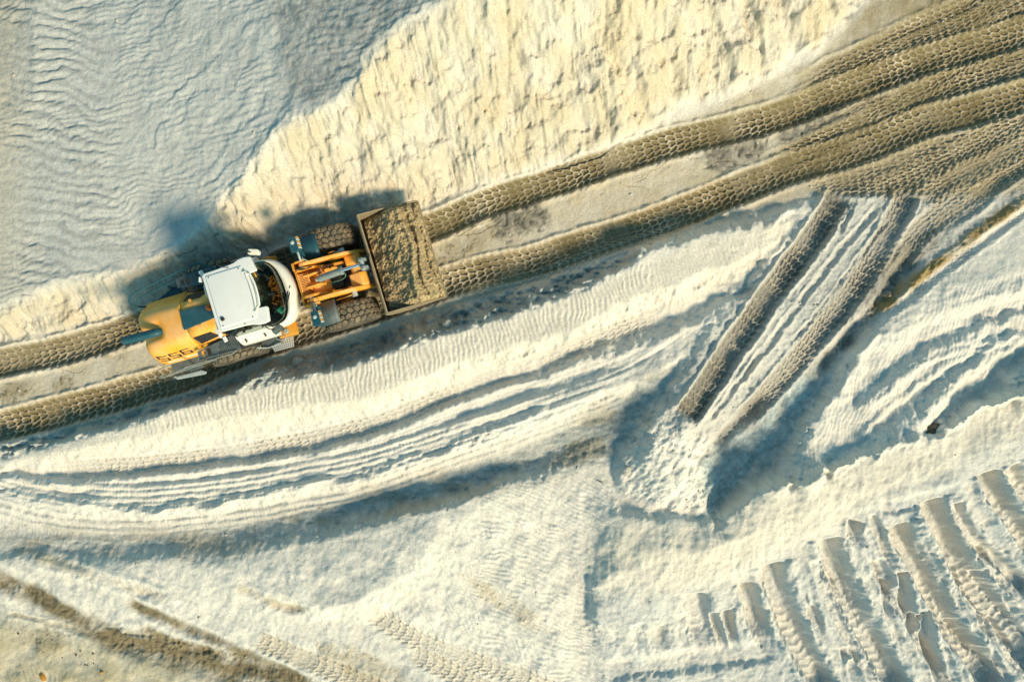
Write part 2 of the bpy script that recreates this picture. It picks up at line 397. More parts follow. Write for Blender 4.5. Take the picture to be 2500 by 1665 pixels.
# ridges: long combed lines
slc, Dc, Sc, Lc = stroke([(-250,1165),(0,1205),(82,1225),(245,1246),(408,1242),(612,1217),(735,1193),(900,1160),(1104,1092),(1267,1039),(1431,982),(1553,937),(1700,845),(1800,740),(1950,600)], 1.9)
okc = (np.abs(Dc) < 50)*(1-sstep(1.5, 1.9, np.abs(Dc)))*np.clip(m_ridge+m_gully*.8, 0, 1)[slc]
Z[slc] += okc*(.10*fbm(Sc*.10, Dc*3.4, 2, 6)+.07*fbm(Sc*.14+7, Dc*8, 2, 10)+.007*sstep(-.15, .2, fbm(Sc*.5, Dc*1.5, 2, 9))*(.5-.5*np.cos(2*math.pi*(Sc/.098+.5*fbm(Sc*2, Dc*2, 2, 3)))))
cu = X*math.cos(math.radians(16))+Y*math.sin(math.radians(16)); cv = -X*math.sin(math.radians(16))+Y*math.cos(math.radians(16))
Z += m_ridge*(0.03*f_mid+.008*f_hi)
Z += m_dune*(0.010*ripples(math.radians(-15), 0.12, .9, .6, 10) + 0.10*f_mid)
Z += m_face*(0.022*(np.abs(fbm(X*6, Y*1.4, 2, 8))*2-.3) + 0.12*f_mid+.012*f_hi)
Z += m_tongue*(0.22*(np.abs(fbm(X*1.7+3, Y*1.7, 4, 11))*2-.3) + 0.05*f_hi + .12*fbm((X*.8-Y*.6)*5, (X*.6+Y*.8)*.9, 3, 4))
Z += m_ribs*(0.07*f_mid + 0.22*fbm((X*.84+Y*.54)*2.2, (X*.54-Y*.84)*.30, 3, 2) + 0.012*f_hi + .03*(np.abs(fbm(X*5, Y*5, 2, 9))*2-.3))
Z += m_ramp*(0.08*f_mid + 0.03*f_hi)

# ---- colour of the sand, with some shade painted in ---------------------------------------------------
def c3(*v): return np.array(v, np.float32)
WHITE = c3(.71, .67, .60); TAN = c3(.57, .50, .385); OCHRE = c3(.52, .37, .16); DAMP = c3(.25, .205, .125); GREY = c3(.385, .395, .385); DARK = c3(.145, .135, .115); WET_SHADE = c3(.42, .475, .465)
CC = np.empty(X.shape+(3,), np.float32); CC[:] = WHITE
def mixc(m, col):
    mm = np.clip(m, 0, 1)[..., None]
    CC[:] = CC*(1-mm)+col*mm
mixc(m_bank*(.75+.9*f_mid), TAN*.93)
mixc(m_bank*sstep(.05, .3, fbm(ur*5, vr*.7, 3, 9))*.2, OCHRE*.9)
mixc(m_bank*sstep(.10, .30, fbm(ur*16, vr*2.0, 2, 3))*.25, GREY*.9)  # grey streaks paint in the fine shadows of the rills
mixc(m_bank*sstep(.02, .28, fbm(X*1.1+3, Y*.8, 3, 5))*.22, OCHRE)
mixc(m_bank*sstep(.55, 1.0, lump)*.4, OCHRE)
mixc(m_plat*.9, GREY*1.2)
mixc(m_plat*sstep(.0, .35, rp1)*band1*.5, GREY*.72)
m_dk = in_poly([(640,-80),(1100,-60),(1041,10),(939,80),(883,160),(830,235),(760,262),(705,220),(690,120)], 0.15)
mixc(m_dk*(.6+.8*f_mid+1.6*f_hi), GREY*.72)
mixc(in_poly([(-100,-100),(60,-100),(50,300),(30,600),(60,700),(-100,760)], .6)*.7, TAN*.8)
mixc(m_road*(.55+.6*f_mid), DAMP*1.55)
mixc(m_road*sstep(5.5, 11, X)*(.65+.9*f_mid), DAMP*1.15)
mixc(m_rough*(.75+1.2*f_mid), WET_SHADE*.66)  # teal shade of the north-facing strip, painted into the sand
mixc(m_gully*(.85+1.0*f_mid), WET_SHADE*(.62+.5*f_hi[..., None]))  # wet gully sand, with its teal shade painted in too
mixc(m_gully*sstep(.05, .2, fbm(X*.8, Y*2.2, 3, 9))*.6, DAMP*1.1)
mixc(m_pit*(.9+.8*f_mid), WET_SHADE*(.92+.6*f_hi[..., None]+.5*f_mid[..., None]))  # teal of the shaded pit, put into the sand colour
mixc(m_berm*.35, TAN*1.1)
mixc(m_face*.4, TAN*1.1)
mixc(m_ramp*(.55+.8*f_mid), GREY*.9)
mixc(m_ribs*(.4+1.2*f_mid), GREY*1.3)  # greyer rib field: its weaker sunlight painted as colour
mixc(in_poly([(-100,1500),(0,1510),(120,1530),(250,1570),(420,1620),(560,1680),(560,1800),(-100,1800)], .4)*(.75+.8*f_mid), TAN*c3(.78,.76,.62))
for pl, q, cl in [([(1205,520),(1290,500),(1340,505),(1330,560),(1260,585),(1205,600)], 1.0, DARK),
              ([(1070,590),(1200,545),(1215,590),(1130,640),(1060,660)], .7, DAMP*1.05),
              ([(1720,360),(1860,310),(1880,350),(1840,390),(1730,430),(1715,400)], .9, DARK),
              ([(1890,310),(2000,280),(2180,235),(2200,265),(2060,320),(1920,370)], .9, DARK),
              ([(1350,480),(1600,400),(1700,370),(1700,400),(1500,470),(1380,510)], .35, DAMP*1.5),
              ([(150,880),(240,850),(330,840),(300,870),(170,900)], .7, DAMP),
              ([(0,950),(70,930),(90,950),(60,985),(0,1000)], .8, DAMP*.9),
              ([(110,945),(170,915),(190,930),(150,955)], .8, DAMP*.9),
              ([(60,1535),(130,1530),(170,1560),(120,1600),(70,1580)], .6, DAMP),
              ([(975,1438),(1010,1440),(1025,1455),(985,1455)], .7, DAMP*1.9),
              ([(1090,1375),(1180,1420),(1260,1460),(1340,1520),(1300,1540),(1200,1470),(1110,1410)], .55, DAMP*1.9),
              ([(760,1560),(860,1580),(1000,1650),(1060,1700),(900,1690),(800,1610)], .6, DAMP*1.6),
              ([(1290,1140),(1420,1075),(1480,1065),(1470,1110),(1380,1135)], .6, DAMP*.95),
              ([(2050,430),(2500,330),(2500,470),(2300,500),(2050,470)], .35, DAMP*1.5),
              ([(2200,20),(2500,-30),(2500,60),(2350,80)], .6, DAMP*.9),
              ([(2120,640),(2220,590),(2330,540),(2300,600),(2180,690),(2060,800),(2020,820)], .8, DARK*1.3)]:  # last patch: shade beside the brown ridge, painted dark
    m = in_poly(pl, .20)
    pm = .9*q*sstep(.02, .45, m)*sstep(.15, .95, m+1.3*fbm(X*2.3, Y*2.3, 4, 3)+.7*f_hi)*(.9+1.2*f_hi)
    mixc(pm, cl)
    Z += .03*pm*(np.abs(f_hi)*4-.5)

# ---- tyre marks -----------------------------------------------------------------
def hexcell(a, b):
    r3 = 1.7320508
    def one(aa, bb):
        va = np.mod(aa, r3)-r3/2; vb = np.mod(bb, 1.0)-.5
        return va, vb
    a1, b1 = one(a, b); a2, b2 = one(a+r3/2, b+.5)
    n = (a1*a1+b1*b1) < (a2*a2+b2*b2)
    va = np.abs(np.where(n, a1, a2)); vb = np.abs(np.where(n, b1, b2))
    return .5-np.maximum(vb, vb*.5+va*.8660254)

def track(pts, w=.66, depth=.12, lug=.03, damp=.0, col=None, cols=5, pitch=.235, chev=1.5, lip=.4, ends=(0, 0), keep=0.15, wall=.10, seed=0):
    sl, D, S, L = stroke(pts, w/2+.35)
    x = X[sl]; y = Y[sl]
    wob = .03*fbm(x*1.7+seed, y*1.7, 2, 3)*2 + .03*fbm(x*8+seed, y*8, 2, 6)
    t = D+wob; at = np.abs(t)
    e0 = sstep(0, ends[0], S) if ends[0] else 1.0
    e1 = 1-sstep(L-ends[1], L, S) if ends[1] else 1.0
    valid = np.abs(D) < 90
    end = np.where(valid, e0*e1, 0)
    ins = 1-sstep(w/2-wall*.5, w/2+wall*.5, at)
    lipm = np.exp(-((at-w/2-.07)/.06)**2)*(at > w/2-.04)
    # flatten what was there, then press
    z = Z[sl]
    ref = base_at(x, y).astype(np.float32)
    flat = ins*end*(1-keep)
    z = z*(1-flat)+(ref+(z-ref)*.25)*flat
    bowl = 1.15-.75*(at/(w/2))**2
    z = z-depth*ins*end*np.clip(bowl, .2, 1.15)
    z = z+depth*lip*lipm*end*(1+2.2*fbm(x*5, y*5, 2, 9))
    s2 = S/pitch+chev*at/(w/2)*1.0+seed*.37+.45*fbm(x*1.6+seed, y*1.6, 2, 7)+.30*fbm(x*6, y*6+seed, 2, 11)
    t2 = t+.030*fbm(x*5+3, y*5, 2, 13)+.04*fbm(x*1.1, y*1.1+seed, 2, 1)
    e = hexcell(t2/(w/cols)*.8660254, s2)
    wear = np.clip(.85+2.0*fbm(x*1.0+seed*3, y*1.0, 3, 12)+.8*f_hi[sl], .12, 1.3)
    rid = 1-sstep(.02, .15, e)
    z = z+lug*wear*ins*end*(rid-.25)
    # shoulder bars beyond the tread
    sb = (np.mod(s2, 1.0) < .42)*np.exp(-((at-w/2-.015)/.045)**2)
    z = z-lug*.9*wear*sb*end
    Z[sl] = z
    if damp > 0:
        m = np.clip(damp*ins*end*(1.05+.8*fbm(x*1.1, y*1.1, 3, 2)), 0, 1)[..., None]
        cl = DAMP if col is None else col
        CC[sl] = CC[sl]*(1-m)+cl*m
        # ridge tips mixed towards a lighter tan
        k = np.clip(rid*ins*end*wear*(.62+1.2*f_mid[sl]), 0, 1)[..., None]
        CC[sl] = CC[sl]*(1-k)+(TAN*1.0)*k

def ridge(pts, w, h, asym=0., ends=(.3, .3), tread=0., flat=.35, pitch=.22, rag=.03):
    sl, D, S, L = stroke(pts, w*1.6+.2)
    x = X[sl]; y = Y[sl]
    t = D+rag*2*fbm(x*3, y*3, 3, 5)*2
    at = np.abs(t)/(w/2)
    e = (sstep(0, ends[0], S) if ends[0] else 1.)*(1-sstep(L-ends[1], L, S) if ends[1] else 1.)
    prof = 1-sstep(flat, 1.15, at)
    hh = h*(1+.7*fbm(S*1.1, S*0+w*9, 2, 4))
    z = Z[sl]+hh*prof*e*(np.abs(D) < 90)
    if tread > 0:
        ph = S/pitch+1.0*np.abs(t)/(w/2)*.7
        wv = .5-.5*np.cos(2*math.pi*ph)
        fade = sstep(.2, .45, S/max(L, .1))
        z = z-tread*(1-wv)**2*prof*e*fade*(np.abs(D) < 90)
    Z[sl] = z

def rut(pts, w, d, col=None, q=.6, ends=(.4, .4), rough=.0):
    sl, D, S, L = stroke(pts, w*1.5+.2)
    x = X[sl]; y = Y[sl]
    t = D+.06*fbm(x*3, y*3, 3, 8)*2
    at = np.abs(t)/(w/2)
    e = (sstep(0, ends[0], S) if ends[0] else 1.)*(1-sstep(L-ends[1], L, S) if ends[1] else 1.)*(np.abs(D) < 90)
    prof = 1-sstep(.15, 1.1, at)
    Z[sl] = Z[sl]-d*prof*e+d*.35*np.exp(-((at-1.25)/.3)**2)*e+rough*prof*e*(np.abs(fbm(x*6, y*6, 3, 3))*4-.6)
    if col is not None:
        m = np.clip(q*prof*e*(.8+1.5*fbm(x*2, y*2, 3, 2)), 0, 1)[..., None]
        CC[sl] = CC[sl]*(1-m)+col*m

OLIVE = c3(.195, .155, .080)
for pts, w_ in (([(1630,-60),(1680,100),(1702,236)], 1.05), ([(1755,-60),(1795,100),(1812,204)], .78), ([(1850,-60),(1872,60),(1882,168)], .62), ([(1925,-80),(1960,30),(1985,116)], .85), ([(2005,-80),(2040,0),(2052,46)], .55), ([(1540,60),(1590,200),(1612,296)], .8), ([(1440,120),(1500,240),(1525,330)], .7)):
    ridge(pts, w_, .20, ends=(.9, .10), flat=.55, rag=.05)
ridge([(29,752),(97,708),(203,671),(339,650),(422,607),(475,573),(514,524),(538,481),(586,437),(625,384),(664,326),(717,283),(775,273),(824,244),(883,171),(891,139),(939,84),(990,48),(1041,17),(1097,-3)], .24, .03, ends=(.5, .3), flat=.1, rag=.10)
# right-hand fan of tracks, oldest first
track([(1910,298),(2033,256),(2147,230),(2262,205),(2380,160)], .34, .05, .028, .2, cols=3, ends=(.6,.5), seed=5)
track([(2033,268),(2100,256),(2224,232)], .5, .04, .03, .2, ends=(.5,.5), seed=6)
track([(1920,238),(2033,172),(2186,107),(2300,57),(2415,11),(2560,-50)], .66, .10, .046, .75, col=OLIVE, ends=(1.5,0), seed=1)
track([(2109,126),(2224,77),(2339,23),(2450,-40)], .60, .08, .044, .7, col=OLIVE, ends=(1.2,0), seed=2)
track([(2033,214),(2224,145),(2400,80),(2600,20)], .62, .07, .046, .8, col=OLIVE, ends=(1.2,0), seed=3)
track([(2339,75),(2420,45),(2600,-30)], .66, .08, .034, .6, col=OLIVE, ends=(.8,0), seed=14)
track([(1841,417),(1994,352),(2147,283),(2262,222),(2377,168),(2500,115),(2620,70)], .60, .09, .046, .8, col=OLIVE, ends=(1.6,0), seed=4)
track([(2109,318),(2230,250),(2339,207),(2500,161),(2620,130)], .60, .07, .046, .75, col=OLIVE, ends=(1.2,0), seed=7)
track([(2205,385),(2281,356),(2339,333),(2415,302),(2500,287),(2620,260)], .6, .06, .032, .3, ends=(.5,0), seed=8)
track([(2013,432),(2109,413),(2224,383),(2339,363),(2500,329),(2640,300)], .64, .07, .048, .5, ends=(.6,0), seed=9)
track([(2021,452),(2147,451),(2300,440),(2420,400),(2560,350)], .58, .06, .048, .5, ends=(.5,0), seed=10)
track([(2265,462),(2377,406),(2500,360),(2620,310)], .6, .07, .034, .3, ends=(.6,0), seed=11)
track([(2150,720),(2224,590),(2339,490),(2415,444),(2500,390),(2620,330)], .62, .09, .036, .4, ends=(1.2,0), seed=12)
track([(2270,560),(2369,500),(2440,440),(2560,370)], .5, .07, .034, .4, ends=(.6,0), seed=13)
track([(1960,470),(2060,440),(2180,408),(2300,395),(2420,350),(2600,300)], .55, .05, .044, .45, ends=(.8,0), seed=31)
track([(2130,470),(2230,430),(2330,380),(2430,330),(2600,240)], .58, .06, .046, .5, ends=(.6,0), seed=32)
track([(2240,500),(2330,440),(2430,390),(2600,310)], .55, .06, .044, .45, ends=(.6,0), seed=33)
track([(2070,290),(2180,250),(2300,190),(2400,130),(2600,50)], .55, .05, .044, .6, col=OLIVE, ends=(.8,0), seed=34)
track([(1880,275),(1990,225),(2100,165),(2230,100),(2340,60),(2480,-20)], .5, .05, .044, .55, col=OLIVE, ends=(1.,0), seed=35)
# the ramp on to the dumped tongue
ridge([(1730,930),(1670,1000),(1625,1080),(1605,1150),(1650,1225)], 1.9, .16, ends=(.9,.35), flat=.10, rag=.10)
track([(2055,470),(2010,545),(1967,605),(1920,665),(1875,724),(1820,805),(1771,874),(1720,950),(1665,1025)], .68, .15, .050, .8, col=c3(.18,.168,.14), lip=.6, ends=(.3,.3), wall=.16, seed=15)
track([(2222,462),(2190,530),(2150,601),(2099,687),(2024,785),(1938,888),(1860,975),(1790,1045)], .62, .11, .046, .6, col=c3(.22,.208,.18), lip=.5, ends=(.3,.8), wall=.16, seed=16)
rut([(1880,955),(1823,1009),(1766,1066),(1735,1100)], .5, .10, c3(.22,.205,.18), .8, rough=.06)
rut([(2250,600),(2180,700),(2110,790),(2040,860),(1960,935)], .62, .14, DARK*1.4, .8, ends=(.6,.9), rough=.06)
rut([(2090,480),(2060,540),(2040,575)], .22, .10, None, rough=.02)
rut([(2150,500),(2060,600),(1990,690),(1900,810),(1800,940)], .24, .07, None, rough=.02)
rut([(2175,530),(2090,640),(2000,760),(1930,840)], .2, .06, c3(.3,.28,.24), .4)
rut([(1860,860),(1790,950),(1720,1040)], .2, .07, None)
ridge([(2520,480),(2397,561),(2282,647),(2185,721),(2099,790)], .34, .07, ends=(0,.6), flat=.2, rag=.06)
rut([(2500,486),(2397,561),(2282,647),(2185,721),(2099,790)], .46, -.02, c3(.32,.235,.11), 1.3, ends=(0,.6), rough=.05)
track([(2540,490),(2420,575),(2311,655),(2220,725),(2139,790)], .22, .05, .03, .0, cols=2, pitch=.2, ends=(0,.8), seed=17)
# haul road, the two fresh tracks
track([(-200,940),(0,887),(163,852),(327,800),(450,750),(556,700),(700,645),(822,605),(940,580),(1057,553),(1176,502),(1334,451),(1492,397),(1650,348),(1803,312),(1956,264),(2109,203),(2262,149),(2415,103),(2560,60)], .76, .15, .050, .95, col=OLIVE, seed=20, lip=.35)
track([(-200,1085),(0,1042),(163,1001),(327,956),(449,919),(606,850),(740,803),(872,762),(980,728),(1084,694),(1186,664),(1308,637),(1413,603),(1571,553),(1700,505),(1803,463),(1956,406),(2109,360),(2262,299),(2415,260),(2560,215)], .84, .15, .050, .95, col=OLIVE, seed=21, lip=.35)
track([(1100,725),(1250,690),(1400,640),(1550,590),(1700,545)], .38, .06, .03, .25, cols=3, ends=(1.,1.), seed=23)
# old track along the berm foot
track([(120,1150),(367,1132),(612,1102),(900,1040),(1063,978),(1227,920),(1390,855),(1512,808),(1640,760)], .52, .03, .028, .25, col=GREY*.8, cols=4, ends=(1.,1.), keep=.4, seed=24)
# old prints in the south
track([(880,1483),(980,1540),(1100,1595),(1293,1662),(1400,1720)], .55, .03, .028, .15, col=DAMP*2, cols=4, ends=(.5,0), keep=.3, seed=25)
track([(990,1590),(1080,1630),(1180,1680)], .5, .03, .03, .2, col=DAMP*2, cols=4, ends=(.4,0), keep=.3, seed=26)
track([(616,1557),(700,1590),(862,1656),(960,1700)], .55, .03, .028, .35, col=DAMP*1.5, cols=4, ends=(.4,0), keep=.3, seed=27)
rut([(-60,1390),(0,1415),(123,1477),(203,1520),(265,1551),(350,1573),(431,1594),(554,1625),(677,1655),(800,1700)], .85, .08, DAMP*.8, 1.2, ends=(0,0), rough=.03)
rut([(302,1465),(400,1508),(542,1570),(677,1631),(760,1670)], .42, .06, DAMP*.9, 1.0, rough=.02)
rut([(70,1355),(185,1395),(308,1432),(419,1467)], .4, .06, DAMP*1.7, .5)
rut([(330,1528),(440,1572),(620,1612)], .5, .05, DAMP, 1., rough=.04)
rut([(240,1560),(400,1615),(560,1660),(700,1720)], .7, .03, DAMP*1.1, .8, rough=.02)
rut([(566,1428),(640,1462),(700,1485),(760,1490)], .34, .04, DAMP*1.6, .6)
ridge([(250,1540),(330,1560),(430,1575),(560,1620)], .2, .05, rag=.08)
rut([(0,1500),(60,1505),(140,1525),(240,1560)], .2, .03, DAMP*1.3, .6)

R3P = [(-200,1170),(0,1205),(82,1225),(245,1246),(408,1242),(612,1217),(735,1193),(900,1160),(1104,1092),(1267,1039),(1431,982),(1553,937)]
for dy, w_, h_ in ((-14, .16, .05), (-27, .20, .06), (-44, .18, .05), (-58, .22, .06), (16, .16, .04), (33, .18, .04), (50, .16, .035)):
    ridge([(x, y+dy*(1 if x < 900 else 1-.25*(x-900)/650)) for x, y in R3P], w_, h_, ends=(.5, .8), flat=.1, rag=.02)
# raised casts of old tracks in the south-east
def I(x, y): return (1400+x/2.141, 1100+y/2.141)
def rib(pts, w, h, tread=0., ends=(.25, .9), rag=.03, **k):
    q = [I(*p) for p in pts]; w = w*1.12
    sl, D, S, L = stroke(q, w*1.5+.25)
    x = X[sl]; y = Y[sl]; ok = np.abs(D) < 90
    t = D+rag*2*fbm(x*3, y*3, 3, 5)*2+.012*fbm(x*14, y*14, 2, 3)
    a = np.abs(t)/(w/2)
    e = (sstep(0, ends[0]*.5, S) if ends[0] else 1.)*(1-sstep(L-ends[1], L, S) if ends[1] else 1.)*ok
    prof = (1-sstep(.55, 1.1, a))
    # t > 0 lies left of the line of travel: that wall slumped to a long slope, the other stayed steep
    a = np.where(t > 0, np.abs(t)/(w*.56), np.abs(t)/(w*.52))
    sp = .10*np.clip(fbm(x*9, y*9, 2, 12)*3, -1, 1)*(t < 0)
    prof = np.where(t > 0, 1-sstep(.3, 1.15, a), 1-sstep(.5, 1.12, a+sp))
    hh = 2.3*h*(1+.3*fbm(S*.9, S*0+w*9+h*50, 2, 4))
    z = Z[sl]-hh*prof*e+h*.35*np.exp(-((a-1.35)/.4)**2)*e*(1+2.5*fbm(x*4, y*4, 3, 7))
    if tread > 0:
        ph = S/.235+np.abs(t)/(w/2)*.7
        wv = .5-.5*np.cos(2*math.pi*ph)
        fade = sstep(.15, .5, S/max(L, .1))
        z = z+tread*.5*wv**2*prof*e*fade*(1-sstep(.7, 1.1, a))
    Z[sl] = z
rib([(1335,455),(1345,530),(1380,640),(1450,800),(1530,950),(1620,1100),(1700,1240)], .60, .20, tread=.05, ends=(.18,0))
rib([(1700,385),(1730,470),(1790,580),(1870,720),(1960,900),(2060,1040),(2200,1230)], .56, .22, tread=.055, ends=(.18,0))
rib([(1875,260),(1905,350),(1960,460),(2060,640),(2160,780),(2300,960),(2420,1110)], .58, .22, tread=.055, ends=(.18,0))
rib([(2170,110),(2200,200),(2250,290),(2370,450),(2480,600)], .52, .22, tread=.05, ends=(.18,0))
rib([(1030,585),(1060,720),(1110,850),(1160,960),(1220,1080),(1310,1240)], .62, .18, tread=.05, ends=(.25,0))
rib([(910,690),(930,800),(970,920),(1040,1050)], .46, .16, ends=(.15,.9))
rib([(630,740),(650,880),(690,1000),(700,1070)], .66, .12, ends=(.25,.9), tread=.05)
rib([(430,925),(450,1000),(470,1090)], .5, .09, ends=(.15,.8))
rib([(330,900),(360,1000),(370,1100)], .4, .05)
rib([(560,850),(570,960),(600,1060)], .3, .05)
rib([(2000,270),(2030,360),(2100,470),(2250,600),(2370,720)], .32, .14, ends=(.2,0))
rib([(2120,520),(2230,660),(2370,800)], .3, .10, tread=.04)
rib([(1715,630),(1740,760),(1785,930)], .26, .13)
rib([(1830,830),(1860,980),(1900,1150),(1930,1250)], .28, .13)
rib([(1810,850),(1780,930),(1730,1000)], .28, .12)
rib([(1650,680),(1640,760),(1670,900)], .28, .10)
rib([(800,830),(820,930),(870,1070)], .26, .12)
rib([(735,840),(760,940),(800,1070)], .22, .10)
rib([(1490,360),(1470,430),(1510,530)], .36, .14)
rib([(1560,330),(1600,430),(1700,640)], .22, .08)
rib([(1240,800),(1270,900),(1310,1020)], .26, .10)
rib([(1390,1070),(1450,1060),(1560,1090)], .3, .09)
rib([(1460,1080),(1480,1240)], .3, .10)
rib([(1600,310),(1700,290),(1800,262),(1900,240),(2060,190)], .36, .035)
rib([(150,1165),(300,1140),(500,1115),(800,1082),(1000,1050),(1110,1035)], .60, .05, ends=(.9,.6))
rib([(2000,900),(2100,1020),(2200,1120),(2320,1260)], .3, .10)
rib([(2210,900),(2300,1030),(2400,1140)], .24, .08)
rib([(2290,80),(2340,170),(2420,270),(2500,360)], .5, .16, tread=.05, ends=(.2,0))
rib([(1590,560),(1640,680),(1720,820),(1800,960),(1900,1120),(1990,1250)], .34, .10, ends=(.4,0))
rib([(1260,560),(1300,700),(1370,850),(1450,1000),(1540,1150),(1600,1250)], .30, .08, ends=(.4,0))
rib([(2130,620),(2210,740),(2300,850),(2420,980)], .34, .10, ends=(.3,0))
rib([(1960,560),(2040,720),(2130,860),(2230,1000),(2360,1150),(2440,1240)], .30, .08, ends=(.4,0))
for a in range(30):
    x0 = random.uniform(1150, 2350); y0 = random.uniform(420, 1000)
    L = random.uniform(150, 420); bend = random.uniform(.35, .6)
    rib([(x0, y0), (x0+L*bend*.35, y0+L*.4), (x0+L*bend*.75, y0+L*.75), (x0+L*bend*1.2, y0+L)], random.uniform(.12, .24), random.uniform(.015, .04), rag=.04, ends=(.8, .8))
# dune combing, east
for a, b, cq, d in [((2100,1010),(2230,905),(2360,850),(2520,815)), ((2060,1100),(2180,990),(2300,900),(2450,820)), ((2150,1085),(2260,1000),(2370,900),(2520,830)), ((2170,830),(2300,770),(2400,735),(2520,700)), ((2200,800),(2330,735),(2420,712),(2520,690))]:
    ridge([a, b, cq, d], random.uniform(.25, .45), random.uniform(.04, .09), ends=(.8, .4), flat=.1, rag=.06)
# cracked edge lines along the high ground
for pts in [[(425,622),(440,627),(470,614),(490,600)], [(395,620),(410,617)], [(520,585),(540,570)], [(1330,420),(1450,385),(1520,350)]]:
    rut(pts, .07, .06, DARK*1.5, .9, ends=(.1,.1))

for k in range(26):
    u0 = random.uniform(0, 1); a0 = (60+u0*2100, 925-u0*690+random.uniform(-35, 35))
    q = [a0]
    for j in range(4):
        q.append((q[-1][0]+random.uniform(14, 50), q[-1][1]+random.uniform(-26, 10)))
    rut(q, random.uniform(.03, .06), random.uniform(.012, .03), DAMP*1.2, .6, ends=(.2, .2))
# tread-sized crumbs thrown out beside the fresh work
cr = sstep(.16, .34, fbm(X*7.3, Y*7.3, 2, 14))
Z += 0.035*cr*np.clip(m_ramp*.5+m_tongue*.25+m_rough*.5+m_gully*.2, 0, 1)*near
Z += (0.006*fbm(X*21, Y*21, 2, 1))*near

# general mottling of the colour
mot = 1+.16*f_mid+.16*f_hi*.8+.10*f_lo
CC *= mot[..., None]
np.clip(CC, .03, .8, out=CC)

verts = np.empty((NYG*NXG, 3), np.float32)
verts[:,0] = X.ravel(); verts[:,1] = Y.ravel(); verts[:,2] = Z.ravel()
ii = (np.arange(NYG-1)[:,None]*NXG+np.arange(NXG-1)[None]).ravel().astype(np.int32)
quads = np.stack([ii, ii+1, ii+1+NXG, ii+NXG], 1).ravel()
gm = bpy.data.meshes.new('ground')
gm.vertices.add(len(verts)); gm.vertices.foreach_set('co', verts.ravel())
gm.loops.add(len(quads)); gm.loops.foreach_set('vertex_index', quads)
gm.polygons.add(len(ii)); gm.polygons.foreach_set('loop_start', np.arange(0, len(quads), 4, dtype=np.int32))
gm.update(calc_edges=True)
gm.polygons.foreach_set('use_smooth', np.ones(len(ii), bool))
ca = gm.attributes.new('sand', 'FLOAT_COLOR', 'POINT')
rgba = np.ones((NYG*NXG, 4), np.float32); rgba[:,:3] = CC.reshape(-1, 3)
ca.data.foreach_set('color', rgba.ravel())
ground = bpy.data.objects.new('ground', gm)
COL.objects.link(ground)
tag(ground, kind='structure', label='pale sand ground of the pit with banks, berms and tyre tracks')

def ground_z(x, y):
    j = int(np.clip(np.searchsorted(AX, x), 1, NXG-1)); k = int(np.clip(np.searchsorted(AY, y), 1, NYG-1))
    return float(Z[k, j])

def new_mat(name):
    m = bpy.data.materials.new(name); m.use_nodes = True
    return m, m.node_tree, m.node_tree.nodes['Principled BSDF']
def nd(nt, t, **k):
    n = nt.nodes.new(t)
    for a, b in k.items():
        if hasattr(n, a): setattr(n, a, b)
        else: n.inputs[a].default_value = b
    return n

m, nt, bs = new_mat('sand')
at = nd(nt, 'ShaderNodeAttribute'); at.attribute_name = 'sand'
geo = nd(nt, 'ShaderNodeNewGeometry')
n1 = nd(nt, 'ShaderNodeTexNoise'); n1.inputs['Scale'].default_value = 26; n1.inputs['Detail'].default_value = 4
n2 = nd(nt, 'ShaderNodeTexNoise'); n2.inputs['Scale'].default_value = 9; n2.inputs['Detail'].default_value = 5
for n in (n1, n2): nt.links.new(geo.outputs['Position'], n.inputs['Vector'])
mr = nd(nt, 'ShaderNodeMapRange'); mr.inputs['From Min'].default_value = .3; mr.inputs['From Max'].default_value = .7; mr.inputs['To Min'].default_value = .84; mr.inputs['To Max'].default_value = 1.14
nt.links.new(n1.outputs['Fac'], mr.inputs['Value'])
mx = nd(nt, 'ShaderNodeMix', data_type='RGBA', blend_type='MULTIPLY'); mx.inputs['Factor'].default_value = 1
nt.links.new(at.outputs['Color'], mx.inputs['A']); nt.links.new(mr.outputs['Result'], mx.inputs['B'])
nt.links.new(mx.outputs['Result'], bs.inputs['Base Color'])
bs.inputs['Roughness'].default_value = .95
bs.inputs['Specular IOR Level'].default_value = .15
b1 = nd(nt, 'ShaderNodeBump'); b1.inputs['Strength'].default_value = .55; b1.inputs['Distance'].default_value = .02
nt.links.new(n1.outputs['Fac'], b1.inputs['Height'])
b2 = nd(nt, 'ShaderNodeBump'); b2.inputs['Strength'].default_value = .35; b2.inputs['Distance'].default_value = .05
nt.links.new(n2.outputs['Fac'], b2.inputs['Height']); nt.links.new(b1.outputs['Normal'], b2.inputs['Normal'])
nt.links.new(b2.outputs['Normal'], bs.inputs['Normal'])
gm.materials.append(m)

